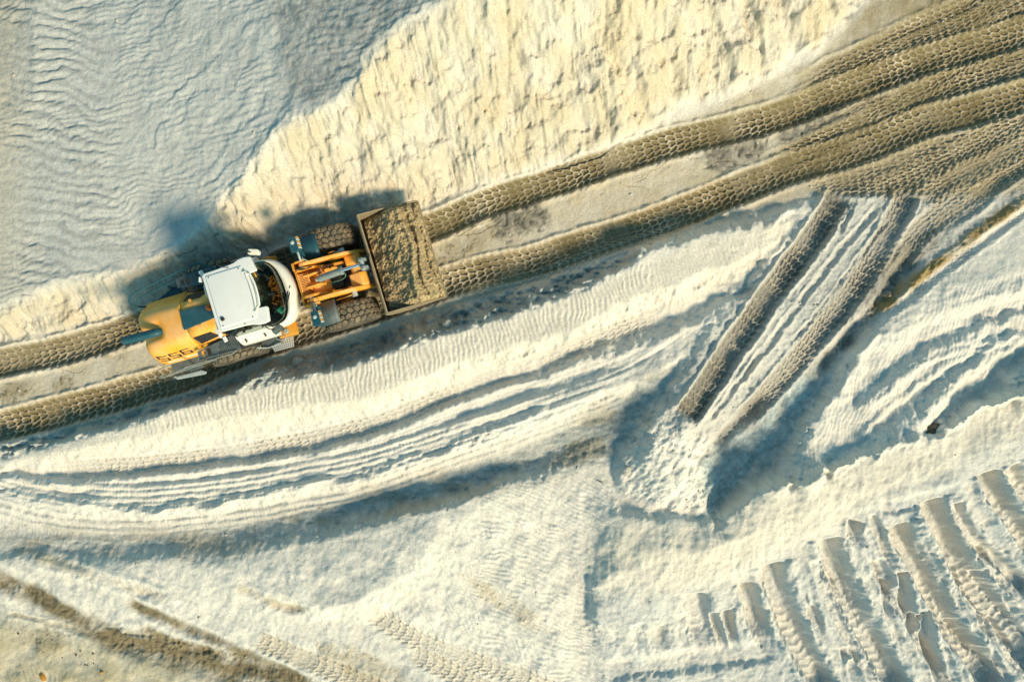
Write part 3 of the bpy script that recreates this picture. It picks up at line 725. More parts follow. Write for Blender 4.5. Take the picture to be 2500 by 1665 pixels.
# ================================================================== MATERIALS FOR THE MACHINE
def paint(name, col, rough=.45, dust=.5, dustcol=(.60,.50,.36), metal=0., spots=.0, scale=3.0, spec=.5):
    m, nt, bs = new_mat(name)
    tc = nd(nt, 'ShaderNodeNewGeometry')
    n = nd(nt, 'ShaderNodeTexNoise'); n.inputs['Scale'].default_value = scale; n.inputs['Detail'].default_value = 7; n.inputs['Roughness'].default_value = .65
    nt.links.new(tc.outputs['Position'], n.inputs['Vector'])
    sep = nd(nt, 'ShaderNodeSeparateXYZ'); nt.links.new(tc.outputs['Normal'], sep.inputs[0])
    up = nd(nt, 'ShaderNodeMapRange'); up.inputs['From Min'].default_value = .1; up.inputs['From Max'].default_value = 1.0; up.inputs['To Min'].default_value = .25; up.inputs['To Max'].default_value = 1.0
    nt.links.new(sep.outputs['Z'], up.inputs['Value'])
    r = nd(nt, 'ShaderNodeMapRange'); r.inputs['From Min'].default_value = .32; r.inputs['From Max'].default_value = .72; r.inputs['To Max'].default_value = dust
    nt.links.new(n.outputs['Fac'], r.inputs['Value'])
    mu = nd(nt, 'ShaderNodeMath', operation='MULTIPLY'); nt.links.new(up.outputs[0], mu.inputs[0]); nt.links.new(r.outputs[0], mu.inputs[1])
    mx = nd(nt, 'ShaderNodeMix', data_type='RGBA'); mx.inputs['A'].default_value = (*col, 1); mx.inputs['B'].default_value = (*dustcol, 1)
    nt.links.new(mu.outputs[0], mx.inputs['Factor'])
    out = mx.outputs['Result']
    if spots > 0:
        n2 = nd(nt, 'ShaderNodeTexNoise'); n2.inputs['Scale'].default_value = 34; n2.inputs['Detail'].default_value = 3
        nt.links.new(tc.outputs['Position'], n2.inputs['Vector'])
        r2 = nd(nt, 'ShaderNodeMapRange'); r2.inputs['From Min'].default_value = .66; r2.inputs['From Max'].default_value = .74; r2.inputs['To Max'].default_value = spots
        nt.links.new(n2.outputs['Fac'], r2.inputs['Value'])
        m2 = nd(nt, 'ShaderNodeMix', data_type='RGBA'); m2.inputs['B'].default_value = (.22, .19, .15, 1)
        nt.links.new(out, m2.inputs['A']); nt.links.new(r2.outputs[0], m2.inputs['Factor']); out = m2.outputs['Result']
    nt.links.new(out, bs.inputs['Base Color'])
    rr = nd(nt, 'ShaderNodeMapRange'); rr.inputs['To Min'].default_value = rough; rr.inputs['To Max'].default_value = .9
    nt.links.new(mu.outputs[0], rr.inputs['Value']); nt.links.new(rr.outputs[0], bs.inputs['Roughness'])
    bs.inputs['Metallic'].default_value = metal
    bs.inputs['Specular IOR Level'].default_value = spec
    bp = nd(nt, 'ShaderNodeBump'); bp.inputs['Strength'].default_value = .12; bp.inputs['Distance'].default_value = .01
    nt.links.new(n.outputs['Fac'], bp.inputs['Height']); nt.links.new(bp.outputs['Normal'], bs.inputs['Normal'])
    return m

M = {}
M['yellow'] = paint('yellow_paint', (.95, .39, .018), .4, .8, (.94, .58, .30))
M['yellow_dirty'] = paint('dirty_yellow_paint', (.78, .33, .015), .5, .55, (.34, .25, .13), spots=.8, scale=5)
M['white'] = paint('white_paint', (.80, .80, .78), .35, .35, (.66, .62, .54), spots=.35)
M['white_dusty'] = paint('dusty_white_paint', (.78, .76, .70), .4, .7, (.66, .57, .42))
M['slate'] = paint('slate_paint', (.010, .075, .105), .45, .10, (.30, .32, .30), spots=.2, spec=.3)
M['grey'] = paint('grey_plastic', (.045, .075, .085), .5, .38, (.36, .35, .31))
M['grey_light'] = paint('light_grey_steel', (.34, .40, .42), .5, .6, (.55, .52, .45))
M['black'] = paint('black_parts', (.012, .014, .015), .5, .12, (.25, .22, .17))
M['rubber'] = paint('muddy_rubber', (.045, .042, .038), .8, 1.0, (.34, .26, .15), scale=7)
M['rim'] = paint('rim_paint', (.16, .23, .25), .5, .8, (.45, .40, .31), scale=4)
M['steel'] = paint('worn_bucket_steel', (.26, .21, .14), .55, .9, (.40, .30, .16), scale=4, spots=.6)
M['edge'] = paint('scoured_steel', (.52, .46, .36), .4, .7, (.60, .48, .30), metal=.3)
M['chrome'] = paint('chrome', (.75, .80, .85), .12, .1, metal=1.0)
M['orange'] = paint('amber_plastic', (.95, .17, .01), .3, .15)
M['red'] = paint('red_plastic', (.80, .01, .02), .3, .05)
M['amber'] = paint('amber_lens', (.80, .38, .03), .3, .3)
M['decal'] = paint('pale_decal', (.75, .74, .70), .5, .3)
M['hose'] = paint('green_hose', (.01, .16, .12), .5, .3)
M['seat'] = paint('seat_cloth', (.03, .03, .035), .9, .2)
M['tan'] = paint('tan_trim', (.36, .17, .05), .7, .2)
def glassmat():
    m = bpy.data.materials.new('green_glass'); m.use_nodes = True
    nt = m.node_tree; nt.nodes.clear()
    o = nt.nodes.new('ShaderNodeOutputMaterial')
    t = nt.nodes.new('ShaderNodeBsdfTransparent'); t.inputs[0].default_value = (.22, .62, .50, 1)
    g = nt.nodes.new('ShaderNodeBsdfGlossy'); g.inputs['Roughness'].default_value = .03; g.inputs[0].default_value = (.9, 1, .97, 1)
    f = nt.nodes.new('ShaderNodeFresnel'); f.inputs[0].default_value = 1.7
    x = nt.nodes.new('ShaderNodeMixShader')
    nt.links.new(f.outputs[0], x.inputs[0]); nt.links.new(t.outputs[0], x.inputs[1]); nt.links.new(g.outputs[0], x.inputs[2]); nt.links.new(x.outputs[0], o.inputs[0])
    return m
M['glass'] = glassmat()

# ================================================================== MESH KIT
class MB:
    def __init__(s): s.v = []; s.f = []
    def add(s, vs, fs):
        o = len(s.v); s.v += [tuple(p) for p in vs]; s.f += [tuple(i+o for i in f) for f in fs]; return s
    def box(s, c, d, rz=0., ry=0., rx=0.):
        R = Matrix.Rotation(rz, 3, 'Z') @ Matrix.Rotation(ry, 3, 'Y') @ Matrix.Rotation(rx, 3, 'X')
        vs = [Vector(c)+R @ Vector((sx*d[0]/2, sy*d[1]/2, sz*d[2]/2)) for sx in (-1,1) for sy in (-1,1) for sz in (-1,1)]
        return s.add(vs, [(0,1,3,2),(4,6,7,5),(0,4,5,1),(2,3,7,6),(0,2,6,4),(1,5,7,3)])
    def prism(s, poly, axis, a, b):
        """polygon in the plane across axis, pulled from a to b ('z': (x,y), 'y': (x,z), 'x': (y,z))"""
        def P(p, t): return {'z': (p[0], p[1], t), 'y': (p[0], t, p[1]), 'x': (t, p[0], p[1])}[axis]
        n = len(poly)
        vs = [P(p, a) for p in poly]+[P(p, b) for p in poly]
        fs = [tuple(range(n))[::-1], tuple(range(n, 2*n))]+[(i, (i+1) % n, n+(i+1) % n, n+i) for i in range(n)]
        return s.add(vs, fs)
    def quad(s, p, th):
        """four-cornered plate with thickness along its normal"""
        p = [Vector(q) for q in p]; n = (p[1]-p[0]).cross(p[3]-p[0]).normalized()*th
        return s.add(p+[q-n for q in p], [(0,1,2,3),(7,6,5,4)]+[(i, i+4, (i+1) % 4+4, (i+1) % 4) for i in range(4)])
    def tube(s, path, r, n=8, cap=True):
        P = [Vector(p) for p in path]; rings = []
        for i, p in enumerate(P):
            d = (P[min(i+1, len(P)-1)]-P[max(i-1, 0)]).normalized()
            a = d.cross(Vector((0, 0, 1)) if abs(d.z) < .9 else Vector((1, 0, 0))).normalized(); b = d.cross(a)
            rr = r[i] if isinstance(r, (list, tuple)) else r
            rings.append([p+a*rr*math.cos(2*math.pi*k/n)+b*rr*math.sin(2*math.pi*k/n) for k in range(n)])
        o = [q for g in rings for q in g]
        fs = [(i*n+k, i*n+(k+1) % n, (i+1)*n+(k+1) % n, (i+1)*n+k) for i in range(len(P)-1) for k in range(n)]
        if cap: fs += [tuple(range(n))[::-1], tuple((len(P)-1)*n+k for k in range(n))]
        return s.add(o, fs)
    def lathe(s, prof, n=32, axis='y', c=(0,0,0)):
        """prof: (along axis, radius)"""
        vs = []
        for (t, r) in prof:
            for k in range(n):
                a = 2*math.pi*k/n; u, w = r*math.cos(a), r*math.sin(a)
                vs.append({'y': (c[0]+u, c[1]+t, c[2]+w), 'z': (c[0]+u, c[1]+w, c[2]+t), 'x': (c[0]+t, c[1]+u, c[2]+w)}[axis])
        fs = [(i*n+k, (i+1)*n+k, (i+1)*n+(k+1) % n, i*n+(k+1) % n) for i in range(len(prof)-1) for k in range(n)]
        return s.add(vs, fs)
    def loft(s, rings, close=False, cap=False):
        n = len(rings[0]); vs = [p for g in rings for p in g]
        kk = n if close else n-1
        fs = [(i*n+k, i*n+(k+1) % n, (i+1)*n+(k+1) % n, (i+1)*n+k) for i in range(len(rings)-1) for k in range(kk)]
        if cap: fs += [tuple(range(n))[::-1], tuple((len(rings)-1)*n+k for k in range(n))]
        return s.add(vs, fs)
    def build(s, name, mat, parent=None, smooth=False, bevel=0., seg=2, solid=0.):
        me = bpy.data.meshes.new(name); me.from_pydata(s.v, [], s.f)
        bm = bmesh.new(); bm.from_mesh(me)
        if solid:
            bmesh.ops.recalc_face_normals(bm, faces=bm.faces)
            bmesh.ops.solidify(bm, geom=bm.faces[:], thickness=solid)
        bmesh.ops.recalc_face_normals(bm, faces=bm.faces)
        if bevel:
            ed = [e for e in bm.edges if len(e.link_faces) == 2 and e.calc_face_angle(0) > .5]
            bmesh.ops.bevel(bm, geom=ed, offset=bevel, segments=seg, affect='EDGES', profile=.6, clamp_overlap=True)
        bm.to_mesh(me); bm.free()
        me.materials.append(M[mat] if isinstance(mat, str) else mat)
        if smooth:
            me.polygons.foreach_set('use_smooth', np.ones(len(me.polygons), bool))
            if smooth != 'all': me.set_sharp_from_angle(angle=math.radians(38))
        o = bpy.data.objects.new(name, me); COL.objects.link(o)
        if parent is not None: o.parent = parent
        return o

def chaikin(P, it=2):
    for _ in range(it):
        Q = [P[0]]
        for a, b in zip(P[:-1], P[1:]):
            Q.append(tuple(.75*u+.25*w for u, w in zip(a, b))); Q.append(tuple(.25*u+.75*w for u, w in zip(a, b)))
        Q.append(P[-1]); P = Q
    return P

def catmull(P, n=4):
    P = [np.array(p, float) for p in P]; Q = [2*P[0]-P[1]]+P+[2*P[-1]-P[-2]]; out = []
    for i in range(1, len(Q)-2):
        for t in np.linspace(0, 1, n, endpoint=False):
            a, b, c_, d = Q[i-1:i+3]
            out.append(.5*(2*b+(c_-a)*t+(2*a-5*b+4*c_-d)*t*t+(3*b-a-3*c_+d)*t**3))
    out.append(P[-1]); return [tuple(p) for p in out]

# ================================================================== WHEEL LOADER
LX, LY, LTH = -7.84, .79, math.radians(16.9)
loader = bpy.data.objects.new('wheel_loader', None); COL.objects.link(loader)
loader.empty_display_size = .5
loader.location = (LX, LY, -.17); loader.rotation_euler = (0, 0, LTH)
tag(loader, 'yellow wheel loader with white cab roof driving along the haul road', 'wheel loader')
LD = loader

# ---- wheels
def tyre_mesh():
    R0, hw, N, CR = .795, .295, 260, 26
    ts = np.linspace(-hw, hw, 36)
    prof = [(-.245, .335), (-.275, .38), (-.305, .50), (-.312, .60), (-.306, .69)]
    rows = []
    th = np.arange(N)*2*math.pi/N
    for (t, r) in prof: rows.append((np.full(N, t), np.full(N, r)))
    for t in ts:
        e = hexcell(np.full(N, t/(2*hw/4)*.8660254+.43), th/(2*math.pi)*CR+abs(t)/hw*.6)
        g = 1-sstep(.02, .12, e)
        crown = R0-.05*(abs(t)/hw)**3
        rows.append((np.full(N, t), crown-.042*g*(1.0)))
    for (t, r) in prof[::-1]: rows.append((np.full(N, -t), np.full(N, r)))
    b = MB(); vs = []
    for (t, r) in rows:
        vs += list(zip(r*np.cos(th), t, r*np.sin(th)))
    n = N
    fs = [(i*n+k, (i+1)*n+k, (i+1)*n+(k+1) % n, i*n+(k+1) % n) for i in range(len(rows)-1) for k in range(n)]
    b.add(vs, fs)
    return b
ty0 = None
for (wx_, sy) in ((0., 1), (0., -1), (3.25, 1), (3.25, -1)):
    wh = MB().lathe([(-.24, .345), (-.20, .345), (.17, .33), (.235, .35), (.25, .335), (.235, .31), (.12, .29), (.06, .26), (.055, .20), (.10, .185), (.15, .17), (.155, .09), (.19, .085), (.19, 0.001)], 40).build('wheel', 'rim', LD, 'flat')
    wh.location = (wx_, sy*1.055, .795); wh.rotation_euler = (0, random.uniform(0, 6), 0 if sy > 0 else math.pi)
    if ty0 is None:
        ty0 = tyre_mesh().build('tyre', 'rubber', wh, 'flat'); t_ = ty0
    else:
        t_ = ty0.copy(); COL.objects.link(t_); t_.parent = wh
    for k in range(10):
        a = 2*math.pi*k/10
        if k == 0: nut0 = MB().lathe([(.06, .024), (.085, .024), (.087, .001)], 6).build('wheel_nut', 'grey_light', wh); nb = nut0
        else:
            nb = nut0.copy(); COL.objects.link(nb); nb.parent = wh
        nb.location = (.225*math.cos(a), 0, .225*math.sin(a))

# ---- chassis
MB().prism([(-1.9,.75),(-1.75,.5),(1.55,.45),(1.7,.8),(1.5,1.25),(-1.8,1.25)], 'y', -.42, .42).build('rear_frame', 'yellow_dirty', LD, bevel=.02)
for sx in (0., 3.25):
    MB().lathe([(-.75,.16),(-.4,.17),(-.25,.26),(.25,.26),(.4,.17),(.75,.16)], 20, 'y', (sx, 0, .795)).build('axle', 'yellow_dirty', LD, 'flat')
MB().prism([(1.55,.5),(2.35,.5),(2.45,.9),(2.3,1.35),(1.6,1.3)], 'y', -.22, .22).build('articulation_joint', 'black', LD, bevel=.02)
for sy in (-1, 1):
    MB().tube([(1.2, sy*.36, .8), (2.5, sy*.40, .85)], .05, 12).build('steering_cylinder', 'black', LD, 'flat')

# ---- engine hood
HS = [(-2.14,.62,1.06,.48,1.26,.36,1.40),(-2.08,.78,1.05,.58,1.44,.44,1.60),(-1.92,.88,1.05,.62,1.58,.46,1.76),(-1.55,.90,1.06,.60,1.74,.45,1.91),(-1.1,.90,1.08,.58,1.82,.43,2.02),(-.74,.90,1.10,.56,1.88,.42,2.10)]
HSC = catmull(HS, 6)
def hood_ring(x, wb, zb, wm, zm, wt, zt):
    P = [(-wb*.97, zb-.08), (-wb, zb), (-wm, zm), (-wt, zt-.01), (-wt*.4, zt+.02), (wt*.4, zt+.02), (wt, zt-.01), (wm, zm), (wb, zb), (wb*.97, zb-.08)]
    return [(x, y-.05, z) for (y, z) in chaikin(P, 3)]
rings = []
for q in HSC:
    g = []
    for (x, y, z) in hood_ring(*q):
        if z > 1.3 and x < -1.2:                      # channel pressed round the exhaust
            k = math.exp(-((y+.08)/.20)**4)*float(sstep(-1.33, -1.55, x))
            z -= .10*k
        g.append((x, y, z))
    rings.append(g)
hood = MB().loft(rings, cap=True).build('engine_hood', 'yellow', LD, 'all')
hood['label'] = 'dusty yellow rear engine hood with a pressed channel'
rings = [hood_ring(x, .89, 1.11, .555, 1.875, .417, 2.095) for x in (-.715, -.5, -.2, .1, .42)]
hf = MB().loft(rings, cap=True).build('service_cover', 'yellow', LD, 'all')
MB().prism([(-2.0,.55),(-1.95,1.08),(-1.2,1.02),(-1.2,.6)], 'y', -.78, .78).build('counterweight', 'yellow', LD, bevel=.06)
MB().prism([(-.78,-.30),(-.74,.20),(.2,.16),(.25,-.20)], 'z', 2.05, 2.165).build('hood_vent', 'slate', LD, bevel=.02)
for sy in (-1, 1):
    pts = [(-.66, .480, 1.985), (-.18, .465, 2.005), (-.06, .60, 1.805), (-.60, .65, 1.695)]
    MB().quad([(x, sy*(y+.012)-.05, z+.012) for (x, y, z) in (pts if sy < 0 else pts[::-1])], .012).build('air_intake', 'black', LD)
def side_y(x, z):
    q = None
    for a, b in zip(HSC[:-1], HSC[1:]):
        if a[0] <= x <= b[0]:
            t = (x-a[0])/(b[0]-a[0]); q = [u+(w-u)*t for u, w in zip(a, b)]
    _, wb, zb, wm, zm, _, _ = q
    return -.05-(wb+(wm-wb)*(z-zb)/(zm-zb))-.006
def side_bar(name, x0, z0, x1, z1, mat, th=.010):
    n = max(2, int(abs(x1-x0)/.03)+1); b = MB(); vs = []
    for i in range(n):
        x = x0+(x1-x0)*i/(n-1)
        for z in (z0, z1): vs += [(x, side_y(x, z), z), (x, side_y(x, z)+th, z)]
    fs = []
    for i in range(n-1):
        o = i*4; p = o+4
        fs += [(o, p, p+2, o+2), (o+1, o+3, p+3, p+1), (o, o+1, p+1, p), (o+2, p+2, p+3, o+3)]
    fs += [(0, 2, 3, 1), ((n-1)*4, (n-1)*4+1, (n-1)*4+3, (n-1)*4+2)]
    return b.add(vs, fs)
def digit(ch, x0, z0, w=.28, h=.27):
    t, tv = .030, .055; b = MB()
    segs = {'5': [(0,h-t,w,h),(0,h/2-t/2,w,h/2+t/2),(0,0,w*.9,t),(0,h/2,tv,h),(w-tv,0,w,h/2)], '6': [(0.02,h-t,w*.95,h),(0,h/2-t/2,w,h/2+t/2),(0,0,w,t),(0,0,tv,h),(w-tv,0,w,h/2)]}[ch]
    for (a, c_, d, e) in segs:
        k = side_bar('', x0+a, z0+c_, x0+d, z0+e, 'black'); b.add(k.v, k.f)
    o = b.build('digit', 'black', hood); o['label'] = 'black numeral '+ch+' on the hood side'
for i, ch in enumerate('556'): digit(ch, -1.95+.335*i, 1.27+.045*i)
side_bar('', -1.82, 1.16, -1.40, 1.20, 'decal').build('side_decal', 'decal', hood)
side_bar('', -1.30, 1.20, -.92, 1.24, 'decal').build('side_decal', 'decal', hood)
# exhaust
ex_path = catmull([(-1.42,-.12,1.80),(-1.48,-.12,1.92),(-1.62,-.12,2.0),(-1.95,-.11,2.03),(-2.25,-.095,2.04),(-2.42,-.09,2.03)], 4)
exh = MB().tube(ex_path, [.06+.05*min(1, i/6) for i in range(len(ex_path))], 16).build('exhaust_pipe', 'slate', LD, 'flat')
MB().lathe([(-.005,.088),(.004,.088),(.004,.001)], 16, 'x', (0,0,0)).build('exhaust_mouth', 'black', exh).location = (-2.424, -.09, 2.03)
# beacon behind the cab
bc = MB().lathe([(0,.085),(.03,.085),(.035,.07),(.13,.066),(.17,.045),(.185,.001)], 24, 'z').build('warning_beacon', 'orange', LD, 'flat'); bc.location = (.10, .04, 2.36)
MB().tube([(0,0,-.19),(0,0,0)], .02, 8).build('beacon_post', 'black', bc)
MB().box((.20,.16,2.22), (.05,.05,.06)).build('tail_reflector', 'red', LD, bevel=.01)
for x, y in ((-.42, .40), (-.35, -.30)):
    MB().lathe([(0,.045),(.012,.04),(.014,.001)], 12, 'z', (x, y, 2.128)).build('warning_sticker', 'amber', LD)

# ---- side guards with slots and punched holes
def punched(name, quad_, nx, ny, hole, mat, parent, th=.012):
    """plate given by four corners, cells for which hole(i, j) is true are left open"""
    A, B, C_, D_ = [Vector(q) for q in quad_]
    def P(u, v): return (A*(1-u)+B*u)*(1-v)+(D_*(1-u)+C_*u)*v
    vs = [tuple(P(i/nx, j/ny)) for j in range(ny+1) for i in range(nx+1)]
    fs = [(j*(nx+1)+i, j*(nx+1)+i+1, (j+1)*(nx+1)+i+1, (j+1)*(nx+1)+i) for j in range(ny) for i in range(nx) if not hole(i, j)]
    used = sorted({k for f in fs for k in f}); mp = {k: n for n, k in enumerate(used)}
    return MB().add([vs[k] for k in used], [tuple(mp[k] for k in f) for f in fs]).build(name, mat, parent, solid=th)
for sy in (-1, 1):
    def hole(i, j):
        slot = (4 <= i <= 7 or 10 <= i <= 13) and 3 <= j <= 14
        mesh_ = i >= 19 and (i % 2 == 1) and (j % 2 == 1) and 0 < j < 19 and i < 43 and (i-19) > (19-j)*.3
        return slot or mesh_
    punched('side_guard', [(-.80, sy*.88, 1.67), (.34, sy*.72, 1.72), (.34, sy*1.17, 1.68), (-.80, sy*1.14, 1.66)], 44, 20, hole, 'grey', LD)
    MB().prism([(.88*math.cos(a), .795+.88*math.sin(a)) for a in np.linspace(.5, 2.75, 12)]+[(.85*math.cos(a), .795+.85*math.sin(a)) for a in np.linspace(2.75, .5, 12)], 'y', sy*.68, sy*1.16).build('rear_fender', 'black', LD)
    MB().prism([(-1.86, .80*sy if sy < 0 else .68), (-.98, .80*sy if sy < 0 else .70), (-.98, 1.06*sy if sy > 0 else -1.27), (-1.2, 1.04*sy if sy > 0 else -1.28), (-1.80, .80*sy if sy > 0 else -1.20)], 'z', .98, 1.04).build('rear_platform', 'slate' if sy > 0 else 'grey', LD, bevel=.012)
MB().prism([(-1.92,-1.27),(-1.15,-1.30),(-1.0,-1.40),(-1.05,-1.46),(-1.82,-1.38)], 'z', .86, .94).build('rear_step', 'grey_light', LD, bevel=.015)
MB().quad([(-1.8,-1.29,.98),(-1.1,-1.31,.98),(-1.1,-1.33,.90),(-1.8,-1.30,.90)], .02).build('step_hanger', 'grey', LD)

# ---- hand rails
def rail(path, r=.024, mat='slate', n=5): return MB().tube(catmull(path, n), r, 8).build('hand_rail', mat, LD, 'flat')
rail([(-1.80,.72,1.03),(-2.0,.74,1.4),(-2.05,.82,1.85),(-1.92,.98,2.0),(-1.72,1.04,2.02),(-.70,1.20,2.02),(-.15,1.28,2.02),(.08,1.25,2.0),(.32,1.08,1.95),(.40,.95,1.6)])
rail([(-1.98,.76,1.58),(-1.86,.93,1.62),(-.90,1.08,1.62),(.02,1.19,1.62),(.30,1.10,1.6)])
for x, y in ((-1.15,1.12), (-.45,1.22)):
    MB().tube([(x, y-.10, 1.02), (x, y, 2.02)], .017, 8).build('rail_post', 'slate', LD, 'flat')
rail([(-1.85,-.95,1.03),(-2.08,-1.02,1.35),(-2.0,-1.20,1.62),(-1.85,-1.27,1.66),(-1.13,-1.20,1.70),(-.6,-1.20,1.76),(.05,-1.22,1.78),(.24,-1.16,1.72)], .015, 'rim')
rail([(-2.0,-1.18,1.40),(-1.85,-1.25,1.42),(-1.16,-1.22,1.42),(-.5,-1.21,1.42),(.08,-1.22,1.42)], .014, 'rim')
for x in (-1.2, -.62):
    MB().tube([(x, -1.14, 1.02), (x, -1.20, 1.72)], .017, 8).build('rail_post', 'grey_light', LD, 'flat')

# ---- cab
cabf = MB().prism([(.45,-.76),(1.55,-.80),(1.86,-.62),(1.92,0),(1.86,.62),(1.55,.80),(.45,.76)], 'z', 1.12, 1.42).build('cab_floor', 'black', LD, bevel=.02)
topc = [(1.42,.87),(1.60,.84),(1.78,.77),(1.91,.58),(1.965,.38),(1.995,.18),(2.0,0)]
topc = topc+[(x, -y) for x, y in topc[-2::-1]]
midc = [(1.40,.90),(1.66,.90),(1.90,.82),(2.07,.63),(2.16,.42),(2.21,.20),(2.225,0)]
midc = midc+[(x, -y) for x, y in midc[-2::-1]]
topc = catmull(topc, 3); midc = catmull(midc, 3)
def ringat(f, z, grow=0.):
    return [(a[0]*(1-f)+b[0]*f+grow, a[1]*(1-f)+b[1]*f, z) for a, b in zip(topc, midc)]
cowl = MB().loft([ringat(0, 2.00), ringat(.02, 2.035), ringat(.45, 2.02), ringat(.85, 1.95), ringat(1.0, 1.82), ringat(1.0, 1.62), ringat(.85, 1.40), ringat(.6, 1.25)]).build('cab_cowl', 'white_dusty', LD, 'all', solid=.015)
gtop = catmull([(1.42,.74),(1.50,.66),(1.545,.48),(1.57,.25),(1.58,0),(1.57,-.25),(1.545,-.48),(1.50,-.66),(1.42,-.74)], 4)
def resamp(P, n):
    P = np.array([p[:2] for p in P]); d = np.concatenate([[0], np.cumsum(np.hypot(*np.diff(P, axis=0).T))]); t = np.linspace(0, d[-1], n)
    return np.stack([np.interp(t, d, P[:,0]), np.interp(t, d, P[:,1])], 1)
g0 = resamp(gtop, 33); g1 = resamp([(p[0]-.02, p[1]*.985) for p in topc], 33)
rings = []
for f in np.linspace(0, 1, 7):
    q = g0*(1-f)+g1*f; bul = .06*math.sin(math.pi*f)
    rings.append([(x+bul, y, 3.10*(1-f)+2.02*f) for x, y in q])
MB().loft(rings).build('windscreen', 'glass', LD, 'all')
for sy in (-1, 1):
    ys = sy
    # side glazing, door, pillars
    MB().quad([(.52, ys*.775, 2.98), (1.40, ys*.80, 3.02), (1.42, ys*.86, 2.06), (.52, ys*.85, 2.06)], .008).build('side_window', 'glass', LD)
    d_ = MB()
    sec = [(.845, 2.10), (.90, 2.06), (1.05, 1.76), (1.09, 1.60), (1.08, 1.34), (.80, 1.30), (.80, 2.10)]
    d_.prism([(ys*a, b) for a, b in sec], 'x', .42, 1.40)
    door = d_.build('cab_door', 'white_dusty', LD, bevel=.015)
    for x in (.62, 1.14):
        MB().box((x, ys*.985, 1.915), (.03, .10, .14), 0, 0, ys*-.46).build('door_hinge', 'black', door, bevel=.006)
    MB().quad([(.44, ys*1.081, 1.70), (1.38, ys*1.081, 1.70), (1.38, ys*1.083, 1.695), (.44, ys*1.083, 1.695)], .004).build('door_seam', 'grey', door)
    for (xa, xb, nm) in ((.48, .50, 'rear_pillar'), (1.43, 1.43, 'front_pillar')):
        MB().tube([(xb, ys*.755, 3.08), (xa, ys*.84, 2.0)], .035, 8).build(nm, 'black', LD, 'flat')
    MB().tube([(.98, ys*.775, 3.05), (.9, ys*.84, 2.06)], .022, 8).build('door_frame', 'black', LD, 'flat')
MB().quad([(.47,-.72,3.0),(.47,.72,3.0),(.45,.76,2.1),(.45,-.76,2.1)], .008).build('rear_window', 'glass', LD)
MB().box((.46,0,1.75), (.04,1.5,.68)).build('cab_back_wall', 'white_dusty', LD, bevel=.01)
# roof
rf = [(.44,.70),(.50,.745),(1.10,.765),(1.28,.79),(1.40,.835),(1.56,.850),(1.70,.825),(1.755,.49),(1.735,.455),(1.56,.445),(1.53,.43),(1.555,.2),(1.56,0)]
rf = rf+[(x, -y) for x, y in rf[-2::-1]]
roof = MB().prism(rf, 'z', 3.06, 3.22).build('cab_roof', 'white', LD, 'flat', bevel=.045, seg=4)
MB().prism([(.53,-.66),(.53,.66),(1.44,.66),(1.475,.3),(1.48,0),(1.475,-.3),(1.44,-.66)], 'z', 3.20, 3.245).build('roof_panel', 'white', roof, 'flat', bevel=.018, seg=3)
for sy in (-1, 1):
    MB().tube(catmull([(1.44,sy*.50,3.25),(1.50,sy*.50,3.28),(1.53,sy*.44,3.28),(1.60,sy*.40,3.27)], 4), .022, 8).build('roof_bracket', 'white_dusty', roof, 'flat')
    for x, y in ((.60, .62), (1.36, .62), (1.12, .72)):
        MB().lathe([(0,.017),(.008,.016),(.01,.001)], 8, 'z', (x, sy*y, 3.243 if y < .7 else 3.22)).build('roof_bolt', 'black', roof)
MB().tube(catmull([(1.60,.40,3.27),(1.635,.2,3.27),(1.645,0,3.27),(1.635,-.2,3.27),(1.60,-.40,3.27)], 4), .026, 8).build('front_roof_bar', 'white', roof, 'flat')
MB().tube(catmull([(1.50,.44,3.255),(1.525,.2,3.255),(1.53,0,3.255),(1.525,-.2,3.255),(1.50,-.44,3.255)], 4), .03, 8).build('rear_roof_bar', 'white', roof, 'flat')
MB().lathe([(0,.05),(.03,.05),(.045,.035),(.05,.001)], 16, 'z', (.64,-.46,3.245)).build('antenna_base', 'black', roof)
MB().tube([(1.10,.70,3.23),(.98,.80,3.62)], .006, 6).build('antenna', 'black', roof)
for (x, y, r) in ((.40,.80,.4),(.33,.66,-.3),(.40,-.80,-.4),(.48,-.93,.2),(.36,-.70,.6)):
    wl = MB().box((0,0,0), (.09,.13,.10)).build('work_lamp', 'white', roof, bevel=.015); wl.location = (x, y, 3.05); wl.rotation_euler = (0, .4, r)
    MB().tube([(0,0,0),(.10,-.1*np.sign(y),.03)], .014, 6).build('lamp_bracket', 'black', wl)
rail([(.46,.52,3.0),(.36,.5,3.02),(.36,.22,3.02),(.46,.2,3.0)], .016, 'white', 3)
rail([(.46,-.42,3.0),(.38,-.44,3.02),(.38,-.62,3.02),(.46,-.64,3.0)], .016, 'white', 3)
# inside
MB().box((.85,0,1.75), (.5,.52,.14)).build('seat_cushion', 'seat', LD, bevel=.04)
MB().box((.62,0,2.15), (.13,.5,.75), 0, -.12).build('seat_back', 'seat', LD, bevel=.05)
MB().box((1.02,-.36,1.93), (.50,.12,.10)).build('arm_rest', 'tan', LD, bevel=.03)
MB().box((1.02,.36,1.93), (.45,.12,.10)).build('arm_rest', 'seat', LD, bevel=.03)
sw = MB().loft([[( .17*math.cos(a)+.016*math.cos(b)*math.cos(a), .17*math.sin(a)+.016*math.cos(b)*math.sin(a), .016*math.sin(b)) for b in np.linspace(0, 2*math.pi, 8, endpoint=False)] for a in np.linspace(0, 2*math.pi, 29)], close=True).build('steering_wheel', 'seat', LD, 'all')
sw.location = (1.45, .03, 2.18); sw.rotation_euler = (0, .5, 0)
MB().tube([(1.72,.03,1.4),(1.45,.03,2.16)], .04, 10).build('steering_column', 'seat', LD, 'flat')
MB().box((1.76,-.50,2.0), (.20,.16,.10), .5).build('display_screen', 'decal', LD, bevel=.02)
